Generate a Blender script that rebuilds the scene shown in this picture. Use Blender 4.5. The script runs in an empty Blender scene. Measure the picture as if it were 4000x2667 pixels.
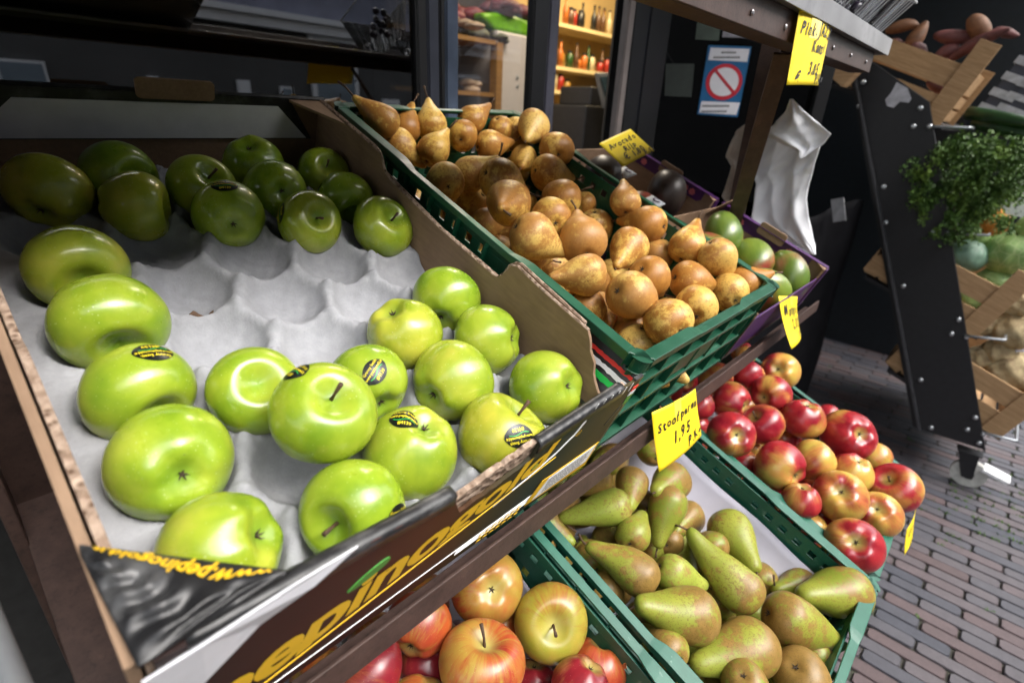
import bpy, bmesh, math, random
from mathutils import Vector, Matrix, Quaternion
from mathutils.bvhtree import BVHTree
random.seed(7)
PI = math.pi
S = bpy.context.scene
COL = S.collection
TILT = math.radians(21.944)

# ------------------------------------------------------------------ helpers
def tag(o, label=None, cat=None, group=None, kind=None):
    if label: o['label'] = label
    if cat: o['category'] = cat
    if group: o['group'] = group
    if kind: o['kind'] = kind
    return o

def empty(name, mat=None, label=None, cat=None, group=None):
    o = bpy.data.objects.new(name, None); COL.objects.link(o)
    if mat is not None: o.matrix_world = mat
    o.empty_display_size = .02
    return tag(o, label, cat, group)

def link(name, me, parent=None, mat=None, shade=False):
    o = bpy.data.objects.new(name, me); COL.objects.link(o)
    if mat is not None and parent is None: o.matrix_world = mat
    if parent is not None:
        o.parent = parent
        if mat is not None: o.matrix_local = mat
    if shade:
        me.polygons.foreach_set('use_smooth', [True]*len(me.polygons))
    return o

def slope(o=(0, 0, 0), a=TILT, yaw=0.0):
    return Matrix.Translation(Vector(o)) @ Matrix.Rotation(yaw, 4, 'Z') @ Matrix.Rotation(a, 4, 'X')

class MB:
    def __init__(s): s.b = bmesh.new(); s.mi = 0
    def _f(s, vs):
        try:
            f = s.b.faces.new(vs); f.material_index = s.mi; return f
        except ValueError: return None
    def box(s, x0, x1, y0, y1, z0, z1, M=None):
        p = [Vector((x, y, z)) for x in (x0, x1) for y in (y0, y1) for z in (z0, z1)]
        if M is not None: p = [M @ q for q in p]
        v = [s.b.verts.new(q) for q in p]
        for f in ((0,1,3,2),(4,6,7,5),(0,4,5,1),(2,3,7,6),(0,2,6,4),(1,5,7,3)): s._f([v[i] for i in f])
        return s
    def bar(s, a, b, w, h, up=(0, 0, 1)):
        a = Vector(a); b = Vector(b); d = (b-a); L = d.length; d.normalize()
        x = d.cross(Vector(up))
        if x.length < 1e-4: x = d.cross(Vector((1, 0, 0)))
        x.normalize(); z = x.cross(d)
        M = Matrix((( x[0], d[0], z[0], a[0]), (x[1], d[1], z[1], a[1]), (x[2], d[2], z[2], a[2]), (0, 0, 0, 1)))
        return s.box(-w/2, w/2, 0, L, -h/2, h/2, M)
    def prism(s, poly, d0, d1, f):
        "poly: 2d points; f(p,q,depth)->3d"
        a = [s.b.verts.new(f(p, q, d0)) for p, q in poly]; b = [s.b.verts.new(f(p, q, d1)) for p, q in poly]
        s._f(a[::-1]); s._f(b); n = len(poly)
        for i in range(n): s._f([a[i], a[(i+1) % n], b[(i+1) % n], b[i]])
        return s
    def tube(s, pts, r, n=8, cap=True):
        pts = [Vector(p) for p in pts]; rs = r if isinstance(r, (list, tuple)) else [r]*len(pts)
        rings = []; prev = None
        for i, p in enumerate(pts):
            t = (pts[min(i+1, len(pts)-1)] - pts[max(i-1, 0)]).normalized()
            if prev is None:
                x = t.cross(Vector((0.13, .21, 1)));
                if x.length < .05: x = t.cross(Vector((1, 0, 0)))
            else: x = prev - t*prev.dot(t)
            x.normalize(); prev = x; y = t.cross(x)
            rings.append([s.b.verts.new(p + (x*math.cos(2*PI*k/n) + y*math.sin(2*PI*k/n))*rs[i]) for k in range(n)])
        for a, b in zip(rings, rings[1:]):
            for k in range(n): s._f([a[k], a[(k+1) % n], b[(k+1) % n], b[k]])
        if cap: s._f(rings[0][::-1]); s._f(rings[-1])
        return s
    def grid(s, nu, nv, f, closeu=False):
        g = [[s.b.verts.new(f(i/nu, j/nv)) for j in range(nv+1)] for i in range(nu if closeu else nu+1)]
        for i in range(nu):
            for j in range(nv): s._f([g[i][j], g[(i+1) % len(g)][j], g[(i+1) % len(g)][j+1], g[i][j+1]])
        return s
    def blob(s, c, rx, ry, rz, n=16, m=10, M=None, noise=0, seed=0):
        rr = random.Random(seed); ph = [rr.uniform(0, 6) for _ in range(6)]
        def f(u, v):
            th = u*2*PI; p = v*PI
            k = 1 + noise*(math.sin(3*th+ph[0])*math.sin(2*p+ph[1]) + .6*math.sin(5*th+ph[2])*math.sin(4*p+ph[3]))
            q = Vector((rx*math.sin(p)*math.cos(th)*k, ry*math.sin(p)*math.sin(th)*k, rz*math.cos(p)*k))
            if M is not None: q = M @ q
            return q + Vector(c)
        return s.grid(n, m, f, True)
    def mesh(s, name, mats, weld=True):
        if weld: bmesh.ops.remove_doubles(s.b, verts=s.b.verts, dist=1e-6)
        bmesh.ops.recalc_face_normals(s.b, faces=s.b.faces)
        me = bpy.data.meshes.new(name); s.b.to_mesh(me); s.b.free()
        for m in (mats if isinstance(mats, (list, tuple)) else [mats]): me.materials.append(m)
        return me
    def obj(s, name, mats, parent=None, mat=None, shade=False, bevel=0, weld=True):
        o = link(name, s.mesh(name, mats, weld), parent, mat, shade)
        if bevel:
            m = o.modifiers.new('bevel', 'BEVEL'); m.width = bevel; m.segments = 2; m.limit_method = 'ANGLE'; m.angle_limit = .6
        return o

# ------------------------------------------------------------------ materials
class NT:
    def __init__(s, name):
        s.m = bpy.data.materials.new(name); s.m.use_nodes = True; s.t = s.m.node_tree; s.n = s.t.nodes; s.n.clear()
        s.out = s.n.new('ShaderNodeOutputMaterial'); s.b = s.n.new('ShaderNodeBsdfPrincipled'); s.t.links.new(s.b.outputs[0], s.out.inputs[0])
        s.tc = s.n.new('ShaderNodeTexCoord'); s.co = s.tc.outputs['Object']
    def L(s, a, b): s.t.links.new(a, b)
    def N(s, ty, **k):
        n = s.n.new(ty)
        for a, v in k.items(): setattr(n, a, v)
        return n
    def setp(s, **k):
        for a, v in k.items():
            a = {'rough': 'Roughness', 'metal': 'Metallic', 'spec': 'Specular IOR Level', 'coat': 'Coat Weight', 'coatr': 'Coat Roughness', 'sss': 'Subsurface Weight', 'trans': 'Transmission Weight', 'ior': 'IOR', 'alpha': 'Alpha', 'ems': 'Emission Strength'}.get(a, a)
            s.b.inputs[a].default_value = v
        return s
    def randco(s):
        oi = s.N('ShaderNodeObjectInfo'); m = s.N('ShaderNodeVectorMath', operation='ADD'); sc = s.N('ShaderNodeVectorMath', operation='SCALE')
        cx = s.N('ShaderNodeCombineXYZ'); s.L(oi.outputs['Random'], cx.inputs[0]); s.L(oi.outputs['Random'], cx.inputs[1]); s.L(cx.outputs[0], sc.inputs[0]); sc.inputs['Scale'].default_value = 3.7
        s.L(s.co, m.inputs[0]); s.L(sc.outputs[0], m.inputs[1]); s.oi = oi; return m.outputs[0]
    def noise(s, scale, detail=3, rough=.5, co=None, dist=0, vec=(1, 1, 1)):
        n = s.N('ShaderNodeTexNoise'); n.inputs['Scale'].default_value = scale; n.inputs['Detail'].default_value = detail; n.inputs['Roughness'].default_value = rough; n.inputs['Distortion'].default_value = dist
        c = co or s.co
        if vec != (1, 1, 1):
            mp = s.N('ShaderNodeMapping'); mp.inputs['Scale'].default_value = vec; s.L(c, mp.inputs[0]); c = mp.outputs[0]
        s.L(c, n.inputs['Vector']); return n.outputs[0]
    def vor(s, scale, co=None, feat='F1'):
        n = s.N('ShaderNodeTexVoronoi'); n.feature = feat; n.inputs['Scale'].default_value = scale; s.L(co or s.co, n.inputs['Vector']); return n.outputs['Distance']
    def ramp(s, fac, stops, interp='LINEAR'):
        r = s.N('ShaderNodeValToRGB'); r.color_ramp.interpolation = interp; e = r.color_ramp.elements
        while len(e) < len(stops): e.new(.5)
        for i, (p, c) in enumerate(stops):
            e[i].position = p; e[i].color = (c, c, c, 1) if isinstance(c, (int, float)) else (*c, 1)
        s.L(fac, r.inputs[0]); return r.outputs[0]
    def mix(s, a, b, f, mode='MIX'):
        m = s.N('ShaderNodeMix', data_type='RGBA', blend_type=mode)
        for v, i in ((a, 6), (b, 7)):
            if isinstance(v, tuple): m.inputs[i].default_value = (*v, 1) if len(v) == 3 else v
            else: s.L(v, m.inputs[i])
        if isinstance(f, (int, float)): m.inputs[0].default_value = f
        else: s.L(f, m.inputs[0])
        return m.outputs[2]
    def math(s, op, a, b=0.0, clamp=False):
        m = s.N('ShaderNodeMath', operation=op); m.use_clamp = clamp
        for i, v in enumerate((a, b)):
            if isinstance(v, (int, float)): m.inputs[i].default_value = v
            else: s.L(v, m.inputs[i])
        return m.outputs[0]
    def col(s, c):
        if isinstance(c, tuple): s.b.inputs['Base Color'].default_value = (*c, 1)
        else: s.L(c, s.b.inputs['Base Color'])
        return s
    def bump(s, h, st=.3, dist=.001):
        n = s.N('ShaderNodeBump'); n.inputs['Strength'].default_value = st; n.inputs['Distance'].default_value = dist
        s.L(h, n.inputs['Height']); s.L(n.outputs[0], s.b.inputs['Normal']); return s

def plain(name, c, rough=.5, metal=0, var=.25, scale=30, bump=0, spec=.5, grime=None):
    t = NT(name); n = t.noise(scale, 4, .6)
    lo = tuple(x*(1-var) for x in c); hi = tuple(min(1, x*(1+var)) for x in c)
    cc = t.ramp(n, [(.3, lo), (.7, hi)])
    if grime:
        g = t.noise(scale*.25, 5, .7); cc = t.mix(cc, grime, t.ramp(g, [(.5, 0.), (.68, .7)]))
    t.col(cc).setp(rough=rough, metal=metal, spec=spec)
    if bump: t.bump(n, bump, .001)
    return t.m

def m_granny():
    t = NT('green_apple_skin'); co = t.randco()
    n1 = t.noise(26, 3, .55, co)
    c = t.ramp(n1, [(.28, (.165, .27, .014)), (.5, (.285, .37, .024)), (.74, (.43, .465, .05))])
    # fine streaks from stem to calyx
    n2 = t.noise(60, 3, .6, co, 0, (1, 1, .12)); c = t.mix(c, t.ramp(n2, [(.3, (.72, .82, .6)), (.7, (1.1, 1.08, 1.1))]), .45, 'MULTIPLY')
    # per fruit tint, a few blushed with yellow
    tint = t.ramp(t.oi.outputs['Random'], [(0, (.80, .95, .8)), (.45, (1., 1., 1.)), (.8, (1.18, 1.06, 1.2)), (1, (1.5, 1.08, 1.4))]); c = t.mix(c, tint, .6, 'MULTIPLY')
    v = t.vor(270, co); sp = t.ramp(v, [(.07, 1.), (.2, 0.)]); nm = t.noise(35, 2, .5, co); spm = t.math('MULTIPLY', sp, t.ramp(nm, [(.38, .05), (.66, .45)]))
    c = t.mix(c, (.72, .80, .45), spm); v3 = t.vor(60, co); c = t.mix(c, (.10, .09, .03), t.math('MULTIPLY', t.ramp(v3, [(.018, 1.), (.04, 0.)]), .7)); n5 = t.noise(9, 4, .6, co, .6); c = t.mix(c, (.58, .44, .10), t.ramp(n5, [(.60, 0.), (.80, .55)]))
    # stem and calyx hollows are greener
    sx = t.N('ShaderNodeSeparateXYZ'); t.L(t.tc.outputs['Object'], sx.inputs[0])
    rr = t.math('SQRT', t.math('ADD', t.math('MULTIPLY', sx.outputs[0], sx.outputs[0]), t.math('MULTIPLY', sx.outputs[1], sx.outputs[1])))
    c = t.mix((.17, .30, .03), c, t.ramp(t.math('DIVIDE', rr, .04), [(.04, .25), (.32, 1.)]))
    t.col(c).setp(rough=.27, spec=.5, coat=.35, coatr=.07, sss=.03)
    t.b.inputs['Subsurface Radius'].default_value = (.004, .006, .001)
    t.L(t.ramp(t.noise(18, 4, .6, co), [(.35, .20), (.7, .42)]), t.b.inputs['Roughness'])
    t.bump(t.noise(160, 3, .6, co), .06, .0006)
    return t.m

def m_redapple(name, red, red2, yel, yel2, streak, bias, rough=.3):
    t = NT(name); co = t.randco()
    # broad blush side
    n = t.noise(11, 2, .5, co, 0)
    sx = t.N('ShaderNodeSeparateXYZ'); t.L(t.co, sx.inputs[0])
    at = t.math('ARCTAN2', sx.outputs[1], sx.outputs[0])
    cx = t.N('ShaderNodeCombineXYZ'); t.L(t.math('MULTIPLY', at, 1.6), cx.inputs[0]); t.L(t.math('MULTIPLY', sx.outputs[2], 12), cx.inputs[2]); t.L(t.math('MULTIPLY', t.oi.outputs['Random'], 30), cx.inputs[1])
    st = t.N('ShaderNodeTexNoise'); st.inputs['Scale'].default_value = 5; st.inputs['Detail'].default_value = 4; st.inputs['Roughness'].default_value = .65; t.L(cx.outputs[0], st.inputs['Vector'])
    f = t.math('ADD', t.math('MULTIPLY', n, 1-streak), t.math('MULTIPLY', st.outputs[0], streak))
    f = t.math('ADD', f, t.math('MULTIPLY', t.math('SUBTRACT', t.oi.outputs['Random'], .5), .16))
    f = t.ramp(f, [(bias-.07, 0.), (bias+.06, 1.)])
    n3 = t.noise(45, 3, .6, co, 0, (1, 1, .3))
    cy = t.ramp(n3, [(.3, yel), (.7, yel2)]); cr = t.ramp(n3, [(.3, red), (.7, red2)])
    c = t.mix(cr, cy, f)
    v = t.vor(290, co); c = t.mix(c, (.70, .50, .33), t.math('MULTIPLY', t.ramp(v, [(.04, 1.), (.14, 0.)]), .35))
    rr = t.math('SQRT', t.math('ADD', t.math('MULTIPLY', sx.outputs[0], sx.outputs[0]), t.math('MULTIPLY', sx.outputs[1], sx.outputs[1])))
    c = t.mix((.42, .36, .10), c, t.ramp(t.math('DIVIDE', rr, .04), [(.08, .1), (.42, 1.)]))
    t.col(c).setp(rough=rough, coat=.2, coatr=.15, sss=.04)
    t.bump(t.noise(150, 3, .6, co), .06, .0006)
    return t.m

def m_pear(name, base, base2, rus, rus2, thr, endbias, speck, rough=.42):
    t = NT(name); co = t.randco()
    n = t.noise(20, 5, .62, co, .4); n2 = t.noise(95, 5, .75, co)
    sx = t.N('ShaderNodeSeparateXYZ'); t.L(t.co, sx.inputs[0])
    f = t.math('ADD', t.math('MULTIPLY', n, .55), t.math('MULTIPLY', n2, .45))
    f = t.math('SUBTRACT', f, t.math('MULTIPLY', sx.outputs[2], endbias))
    f = t.math('ADD', f, t.math('MULTIPLY', t.math('SUBTRACT', t.oi.outputs['Random'], .5), .14))
    fr = t.ramp(f, [(thr-.03, 0.), (thr+.035, .92)])
    nb = t.noise(14, 3, .5, co)
    c = t.mix(t.ramp(nb, [(.3, base), (.7, base2)]), t.ramp(n2, [(.3, rus), (.7, rus2)]), fr)
    n9 = t.noise(240, 3, .7, co); c = t.mix(c, rus, t.math('MULTIPLY', t.ramp(n9, [(.53, 0.), (.62, .75)]), t.ramp(nb, [(.35, .25), (.65, 1.)])))
    v = t.vor(380, co); c = t.mix(c, tuple(x*.55 for x in rus), t.math('MULTIPLY', t.ramp(v, [(.10, 1.), (.27, 0.)]), speck))
    v2 = t.vor(45, co); c = t.mix(c, (.07, .035, .015), t.math('MULTIPLY', t.ramp(v2, [(.03, 1.), (.07, 0.)]), .6))
    t.col(c).setp(rough=rough, spec=.4)
    t.bump(n2, .12, .0008)
    return t.m

def m_card():
    t = NT('brown_cardboard'); n = t.noise(9, 4, .6); w = t.noise(260, 3, .6, None, 0, (1, .15, 1))
    c = t.ramp(n, [(.3, (.215, .138, .088)), (.7, (.30, .20, .13))]); c = t.mix(c, t.ramp(w, [(.3, .75), (.7, 1.12)]), .5, 'MULTIPLY')
    t.col(c).setp(rough=.85, spec=.2); t.bump(w, .2, .0006); return t.m
def m_flute():
    t = NT('torn_corrugated_board'); w = t.vor(150); n = t.noise(90, 3, .6)
    c = t.mix(t.ramp(n, [(.3, (.20, .135, .095)), (.7, (.46, .35, .27))]), (.09, .05, .03), t.ramp(w, [(.1, .9), (.4, 0.)]))
    t.col(c).setp(rough=.9, spec=.1); t.bump(w, .8, .003); return t.m
def m_pulp():
    t = NT('grey_paper_pulp'); n = t.noise(60, 5, .7); f = t.noise(420, 3, .7)
    c = t.ramp(n, [(.25, (.27, .274, .29)), (.75, (.36, .364, .385))])
    d = t.vor(75); c = t.mix(c, (.20, .17, .14), t.math('MULTIPLY', t.ramp(d, [(.02, 1.), (.045, 0.)]), .6))
    c = t.mix(c, (.27, .27, .28), t.ramp(f, [(.55, 0.), (.72, .5)]))
    t.col(c).setp(rough=.92, spec=.15); t.bump(t.math('ADD', n, t.math('MULTIPLY', f, .5)), .45, .0012); return t.m
def m_green():
    t = NT('green_crate_plastic'); n = t.noise(14, 5, .7); s_ = t.noise(300, 2, .5, None, 0, (.08, 1, 1))
    c = t.ramp(n, [(.3, (.003, .045, .022)), (.62, (.005, .075, .036)), (.85, (.03, .14, .085))])
    c = t.mix(c, (.16, .30, .23), t.ramp(s_, [(.66, 0.), (.76, .4)]))
    sc = t.noise(40, 6, .75); c = t.mix(c, (.30, .42, .36), t.ramp(sc, [(.66, 0.), (.76, .55)]))
    t.col(c).setp(rough=.38); t.L(t.ramp(n, [(.3, .28), (.7, .55)]), t.b.inputs['Roughness']); t.bump(sc, .12, .001); return t.m
def m_green2():
    t = NT('pale_green_crate_plastic'); n = t.noise(14, 5, .7)
    c = t.ramp(n, [(.3, (.005, .072, .043)), (.7, (.015, .12, .076))]); sc = t.noise(45, 6, .75); c = t.mix(c, (.30, .42, .36), t.ramp(sc, [(.62, 0.), (.74, .5)]))
    t.col(c).setp(rough=.4); t.bump(sc, .1, .001); return t.m
def m_rust():
    t = NT('brown_painted_steel'); n = t.noise(30, 6, .75); n2 = t.noise(180, 4, .7)
    c = t.ramp(n, [(.3, (.040, .024, .020)), (.6, (.075, .045, .037)), (.8, (.14, .085, .06))]); c = t.mix(c, (.02, .015, .012), t.ramp(n2, [(.55, 0.), (.7, .6)]))
    t.col(c).setp(rough=.5, metal=.2); t.bump(n2, .35, .0008); return t.m
def m_wood(name='crate_wood', a=(.36, .21, .10), b=(.52, .33, .17)):
    t = NT(name); n = t.noise(8, 4, .6, None, .5, (1, 1, 12)); n2 = t.noise(20, 5, .6, None, 2, (2, 1, 8))
    c = t.mix(t.ramp(n, [(.3, a), (.7, b)]), t.ramp(n2, [(.3, .7), (.7, 1.1)]), .5, 'MULTIPLY'); t.col(c).setp(rough=.7, spec=.3); t.bump(n2, .15, .001); return t.m
def m_brick():
    t = NT('street_brick'); oi = t.N('ShaderNodeObjectInfo'); at = t.N('ShaderNodeAttribute'); at.attribute_name = 'tone'
    c = t.ramp(at.outputs['Fac'], [(0, (.050, .052, .066)), (.35, (.074, .070, .080)), (.65, (.092, .078, .084)), (.88, (.106, .074, .076)), (1, (.088, .060, .060))])
    n = t.noise(25, 5, .7); n2 = t.noise(220, 3, .7); c = t.mix(c, t.ramp(n, [(.3, .72), (.7, 1.15)]), .7, 'MULTIPLY'); c = t.mix(c, t.ramp(n2, [(.35, .75), (.65, 1.1)]), .5, 'MULTIPLY')
    t.col(c).setp(rough=.6, spec=.4); t.bump(n2, .35, .001); return t.m
def glassy(name, tint=(.02, .022, .025), refl=.09, rough=0.0, fk=.8):
    t = NT(name); t.n.remove(t.b)
    g = t.N('ShaderNodeBsdfGlossy'); g.inputs['Roughness'].default_value = rough; g.inputs[0].default_value = (1, 1, 1, 1)
    tr = t.N('ShaderNodeBsdfTransparent'); tr.inputs[0].default_value = (*tint, 1); mx = t.N('ShaderNodeMixShader')
    lw = t.N('ShaderNodeLayerWeight'); lw.inputs[0].default_value = .35; t.L(t.math('ADD', t.math('MULTIPLY', lw.outputs['Fresnel'], fk), refl, True), mx.inputs[0])
    t.L(tr.outputs[0], mx.inputs[1]); t.L(g.outputs[0], mx.inputs[2]); t.L(mx.outputs[0], t.out.inputs[0]); return t.m

M_GRAN = m_granny()
M_RED = m_redapple('red_apple_skin', (.22, .006, .018), (.38, .028, .03), (.50, .40, .07), (.54, .25, .06), .13, .56, .3)
M_OLD = m_redapple('streaky_apple_skin', (.28, .022, .018), (.42, .09, .02), (.36, .25, .04), (.36, .13, .03), .45, .535, .36)
M_OLDG = m_redapple('green_blushed_apple_skin', (.24, .08, .02), (.34, .16, .03), (.26, .27, .025), (.36, .27, .04), .4, .44, .36)
M_DARKRED = m_redapple('dark_red_apple_skin', (.14, .006, .014), (.26, .018, .025), (.38, .16, .05), (.3, .05, .03), .3, .60, .3)
M_STOOF = m_pear('russet_pear_skin', (.60, .37, .075), (.70, .46, .12), (.27, .10, .018), (.42, .185, .035), .50, .25, .45, .42)
M_STOOF2 = m_pear('dark_russet_pear_skin', (.58, .37, .09), (.64, .43, .12), (.30, .12, .028), (.43, .21, .05), .475, .8, .3, .45)
M_CONF = m_pear('green_pear_skin', (.17, .21, .022), (.30, .31, .045), (.17, .095, .022), (.30, .165, .05), .458, 1.7, .8, .4)
M_CONF2 = m_pear('pale_green_pear_skin', (.20, .27, .026), (.37, .40, .07), (.19, .12, .03), (.30, .18, .055), .49, 1.5, .8, .4)
M_STEM = plain('dry_stem', (.075, .04, .02), .8, 0, .5, 200, .4)
M_CAL = plain('dry_calyx', (.05, .035, .02), .9, 0, .5, 300)
M_CARD = m_card(); M_FLUTE = m_flute(); M_PULP = m_pulp(); M_GREEN = m_green(); M_GREEN2 = m_green2(); M_RUST = m_rust(); M_WOOD = m_wood(); M_BRICK = m_brick()
M_BLACKPRINT = plain('black_printed_board', (.012, .012, .013), .38, 0, .3, 60, .1, grime=(.10, .10, .10))
M_WHITEPRINT = plain('white_lined_board', (.62, .62, .66), .7, 0, .06, 40)
M_LINER = plain('white_paper_liner', (.44, .43, .50), .6, 0, .07, 12, .1)
M_YPRINT = plain('yellow_print', (.72, .44, .01), .5, 0, .05)
M_GPRINT = plain('green_print', (.05, .22, .03), .5, 0, .05)
M_WPRINT = plain('white_print', (.8, .8, .8), .5, 0, .05)
M_RPRINT = plain('red_print', (.7, .03, .02), .5, 0, .05)
M_STK = plain('black_sticker', (.006, .008, .007), .3, 0, .1)
M_STKY = plain('sticker_yellow', (.75, .62, .02), .4, 0, .05)
M_STKG = plain('sticker_green', (.03, .35, .06), .4, 0, .05)
M_NOTE = plain('yellow_paper', (.88, .66, .012), .55, 0, .04, 8)
M_INK = plain('black_marker_ink', (.012, .011, .012), .5, 0, .1)
M_TAPE = plain('clear_tape', (.90, .72, .07), .25, 0, .03)
M_GALV = plain('galvanised_steel', (.33, .32, .33), .38, .75, .3, 25, .1, grime=(.12, .11, .11))
M_BLKSTEEL = plain('black_powder_coat', (.012, .012, .014), .42, 0, .2, 40, .05)
M_BOLT = plain('zinc_bolt', (.62, .64, .66), .3, .9, .1)
M_DARK = plain('dark_interior', (.006, .006, .007), .8, 0, .3, 5)  # near-black colour stands in for the unlit depth of the shop
M_PURPLE = plain('purple_printed_board', (.055, .010, .085), .45, 0, .2, 40)
M_PINK = plain('pink_print', (.60, .14, .17), .5, 0, .3, 300)
tb = NT('white_plastic_bag'); nb_ = tb.noise(22, 6, .7, None, 1.2); tb.col((.74, .75, .78)).setp(rough=.9, spec=.05); tb.bump(nb_, .35, .004); M_BAG = tb.m
M_BAGB = plain('bag_reflection_beige', (.42, .36, .30), .4, 0, .1, 30)
M_FRAME = plain('dark_window_frame', (.05, .055, .075), .35, .3, .15, 15)
M_FRAMEK = plain('black_window_frame', (.008, .008, .009), .4, 0, .2, 15)
M_STEELG = plain('grey_steel', (.33, .35, .37), .35, .6, .1, 15)
def bright_front():
    t = NT('printed_front_board'); sx = t.N('ShaderNodeSeparateXYZ'); t.L(t.co, sx.inputs[0])
    # printed artwork: maroon at the left turning to olive at the right
    f = t.math('ADD', t.math('MULTIPLY', t.math('ADD', sx.outputs[0], .42), 2.6), 0)
    c = t.ramp(f, [(.0, (.016, .007, .006)), (.30, (.045, .011, .007)), (.48, (.07, .022, .007)), (.62, (.04, .028, .008)), (.8, (.012, .022, .018)), (1, (.05, .038, .014))])
    n = t.noise(30, 3, .5); c = t.mix(c, t.ramp(n, [(.3, .8), (.7, 1.2)]), .5, 'MULTIPLY')
    t.col(c).setp(rough=.6, spec=.25); return t.m
M_FRONT = bright_front()
# ------------------------------------------------------------------ camera
CR = Matrix(((0.68556399, -0.72674006, 0.04302214), (-0.26693902, -0.30591467, -0.91387076), (0.6773076, 0.6150326, -0.40371936)))
CP = Vector((-.42708, -.21118, .22197))
cam = bpy.data.cameras.new('camera'); cam.sensor_width = 36; cam.lens = 2030.849/4000*36; cam.clip_start = .02; cam.clip_end = 200
co = bpy.data.objects.new('camera', cam); COL.objects.link(co)
X, Y, Z = CR[0], -CR[1], -CR[2]
co.matrix_world = Matrix(((X[0], Y[0], Z[0], CP[0]), (X[1], Y[1], Z[1], CP[1]), (X[2], Y[2], Z[2], CP[2]), (0, 0, 0, 1)))
cam.dof.use_dof = True; cam.dof.focus_distance = .56; cam.dof.aperture_fstop = 5.0
S.camera = co

# ------------------------------------------------------------------ lettering
def text_mesh(txt, size, mat, shear=0, bold=0, ext=0.0, align='CENTER', space=1.0, res=2):
    cu = bpy.data.curves.new('t', 'FONT'); cu.body = txt; cu.size = size; cu.shear = shear; cu.offset = bold; cu.extrude = ext; cu.align_x = align; cu.align_y = 'CENTER'; cu.space_character = space; cu.resolution_u = res
    o = bpy.data.objects.new('t', cu); COL.objects.link(o)
    dg = bpy.context.evaluated_depsgraph_get(); me = bpy.data.meshes.new_from_object(o.evaluated_get(dg)); bpy.data.objects.remove(o); bpy.data.curves.remove(cu)
    me.materials.clear(); me.materials.append(mat); return me
def join_meshes(parts, name, mats):
    "parts: list of (mesh, Matrix, material index)"
    b = bmesh.new()
    for me, M, mi in parts:
        n0 = len(b.verts); f0 = len(b.faces); b.from_mesh(me); b.verts.ensure_lookup_table(); b.faces.ensure_lookup_table()
        for v in b.verts[n0:]: v.co = M @ v.co
        for f in b.faces[f0:]: f.material_index = mi
    me = bpy.data.meshes.new(name); b.to_mesh(me); b.free()
    for m in mats: me.materials.append(m)
    return me
def hand(lines, mat, seed=1):
    "handwritten lines: (text, x, y, size, rot) -> mesh, each character jittered"
    rr = random.Random(seed); parts = []
    for txt, x, y, sz, ro in lines:
        cx = 0
        for ch in txt:
            if ch == ' ': cx += sz*.32; continue
            me = text_mesh(ch, sz*rr.uniform(.9, 1.08), mat, 0.28+rr.uniform(-.1, .1), .0006, 0, 'LEFT')
            w = max((v.co.x for v in me.vertices), default=0)
            M = Matrix.Translation((x, y, 0)) @ Matrix.Rotation(ro, 4, 'Z') @ Matrix.Translation((cx, rr.uniform(-.05, .05)*sz, 0)) @ Matrix.Rotation(rr.uniform(-.10, .10), 4, 'Z')
            parts.append((me, M, 0)); cx += w + sz*.07
    return join_meshes(parts, 'writing', [mat])

# ------------------------------------------------------------------ fruit
def apple_mesh(r, seed, squat=.88, cav=.30, lobes=.03):
    rr = random.Random(seed); ph = [rr.uniform(0, 6.28) for _ in range(8)]; am = [rr.uniform(.3, 1) for _ in range(4)]; taper = rr.uniform(.02, .10); lean = rr.uniform(-.05, .05)
    b = MB(); nu, nv = 44, 34
    def f(u, v):
        th = u*2*PI; p = v*PI
        rho = max(0, math.sin(p))**.92*(1+taper*math.cos(p)) ; z = squat*math.cos(p)*(1-.03*math.cos(p))
        z -= cav*1.15*math.exp(-(p/.33)**2); z += cav*.85*math.exp(-((PI-p)/.31)**2)
        lob = 1 + lobes*math.cos(5*th+ph[0])*(max(0, -math.cos(p))**1.2 + .35*max(0, math.cos(p))**2)
        lob += .018*am[0]*math.sin(2*th+ph[1]) + .012*am[1]*math.sin(3*th+ph[2])*math.sin(p)
        z += lobes*.8*math.cos(5*th+ph[0])*math.exp(-((p-PI+.55)/.3)**2)*-1
        x = rho*math.cos(th)*lob; y = rho*math.sin(th)*lob; z *= 1+.03*am[2]*math.sin(th+ph[3]); x += lean*z
        return Vector((x*r, y*r, z*r))
    b.grid(nu, nv, f, True); return b
def pear_profile(s, kind):
    if kind == 'conf': P = [(0, 1), (.15, .975), (.33, .86), (.53, .66), (.72, .49), (.86, .39), (.94, .31), (.985, .18), (1, 0)]
    else: P = [(0, 1), (.15, .965), (.35, .80), (.55, .56), (.75, .34), (.9, .23), (.965, .16), (.995, .07), (1, 0)]
    for (a, ra), (b, rb) in zip(P, P[1:]):
        if s <= b:
            t = (s-a)/(b-a); return ra+(rb-ra)*t
    return 0
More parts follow.
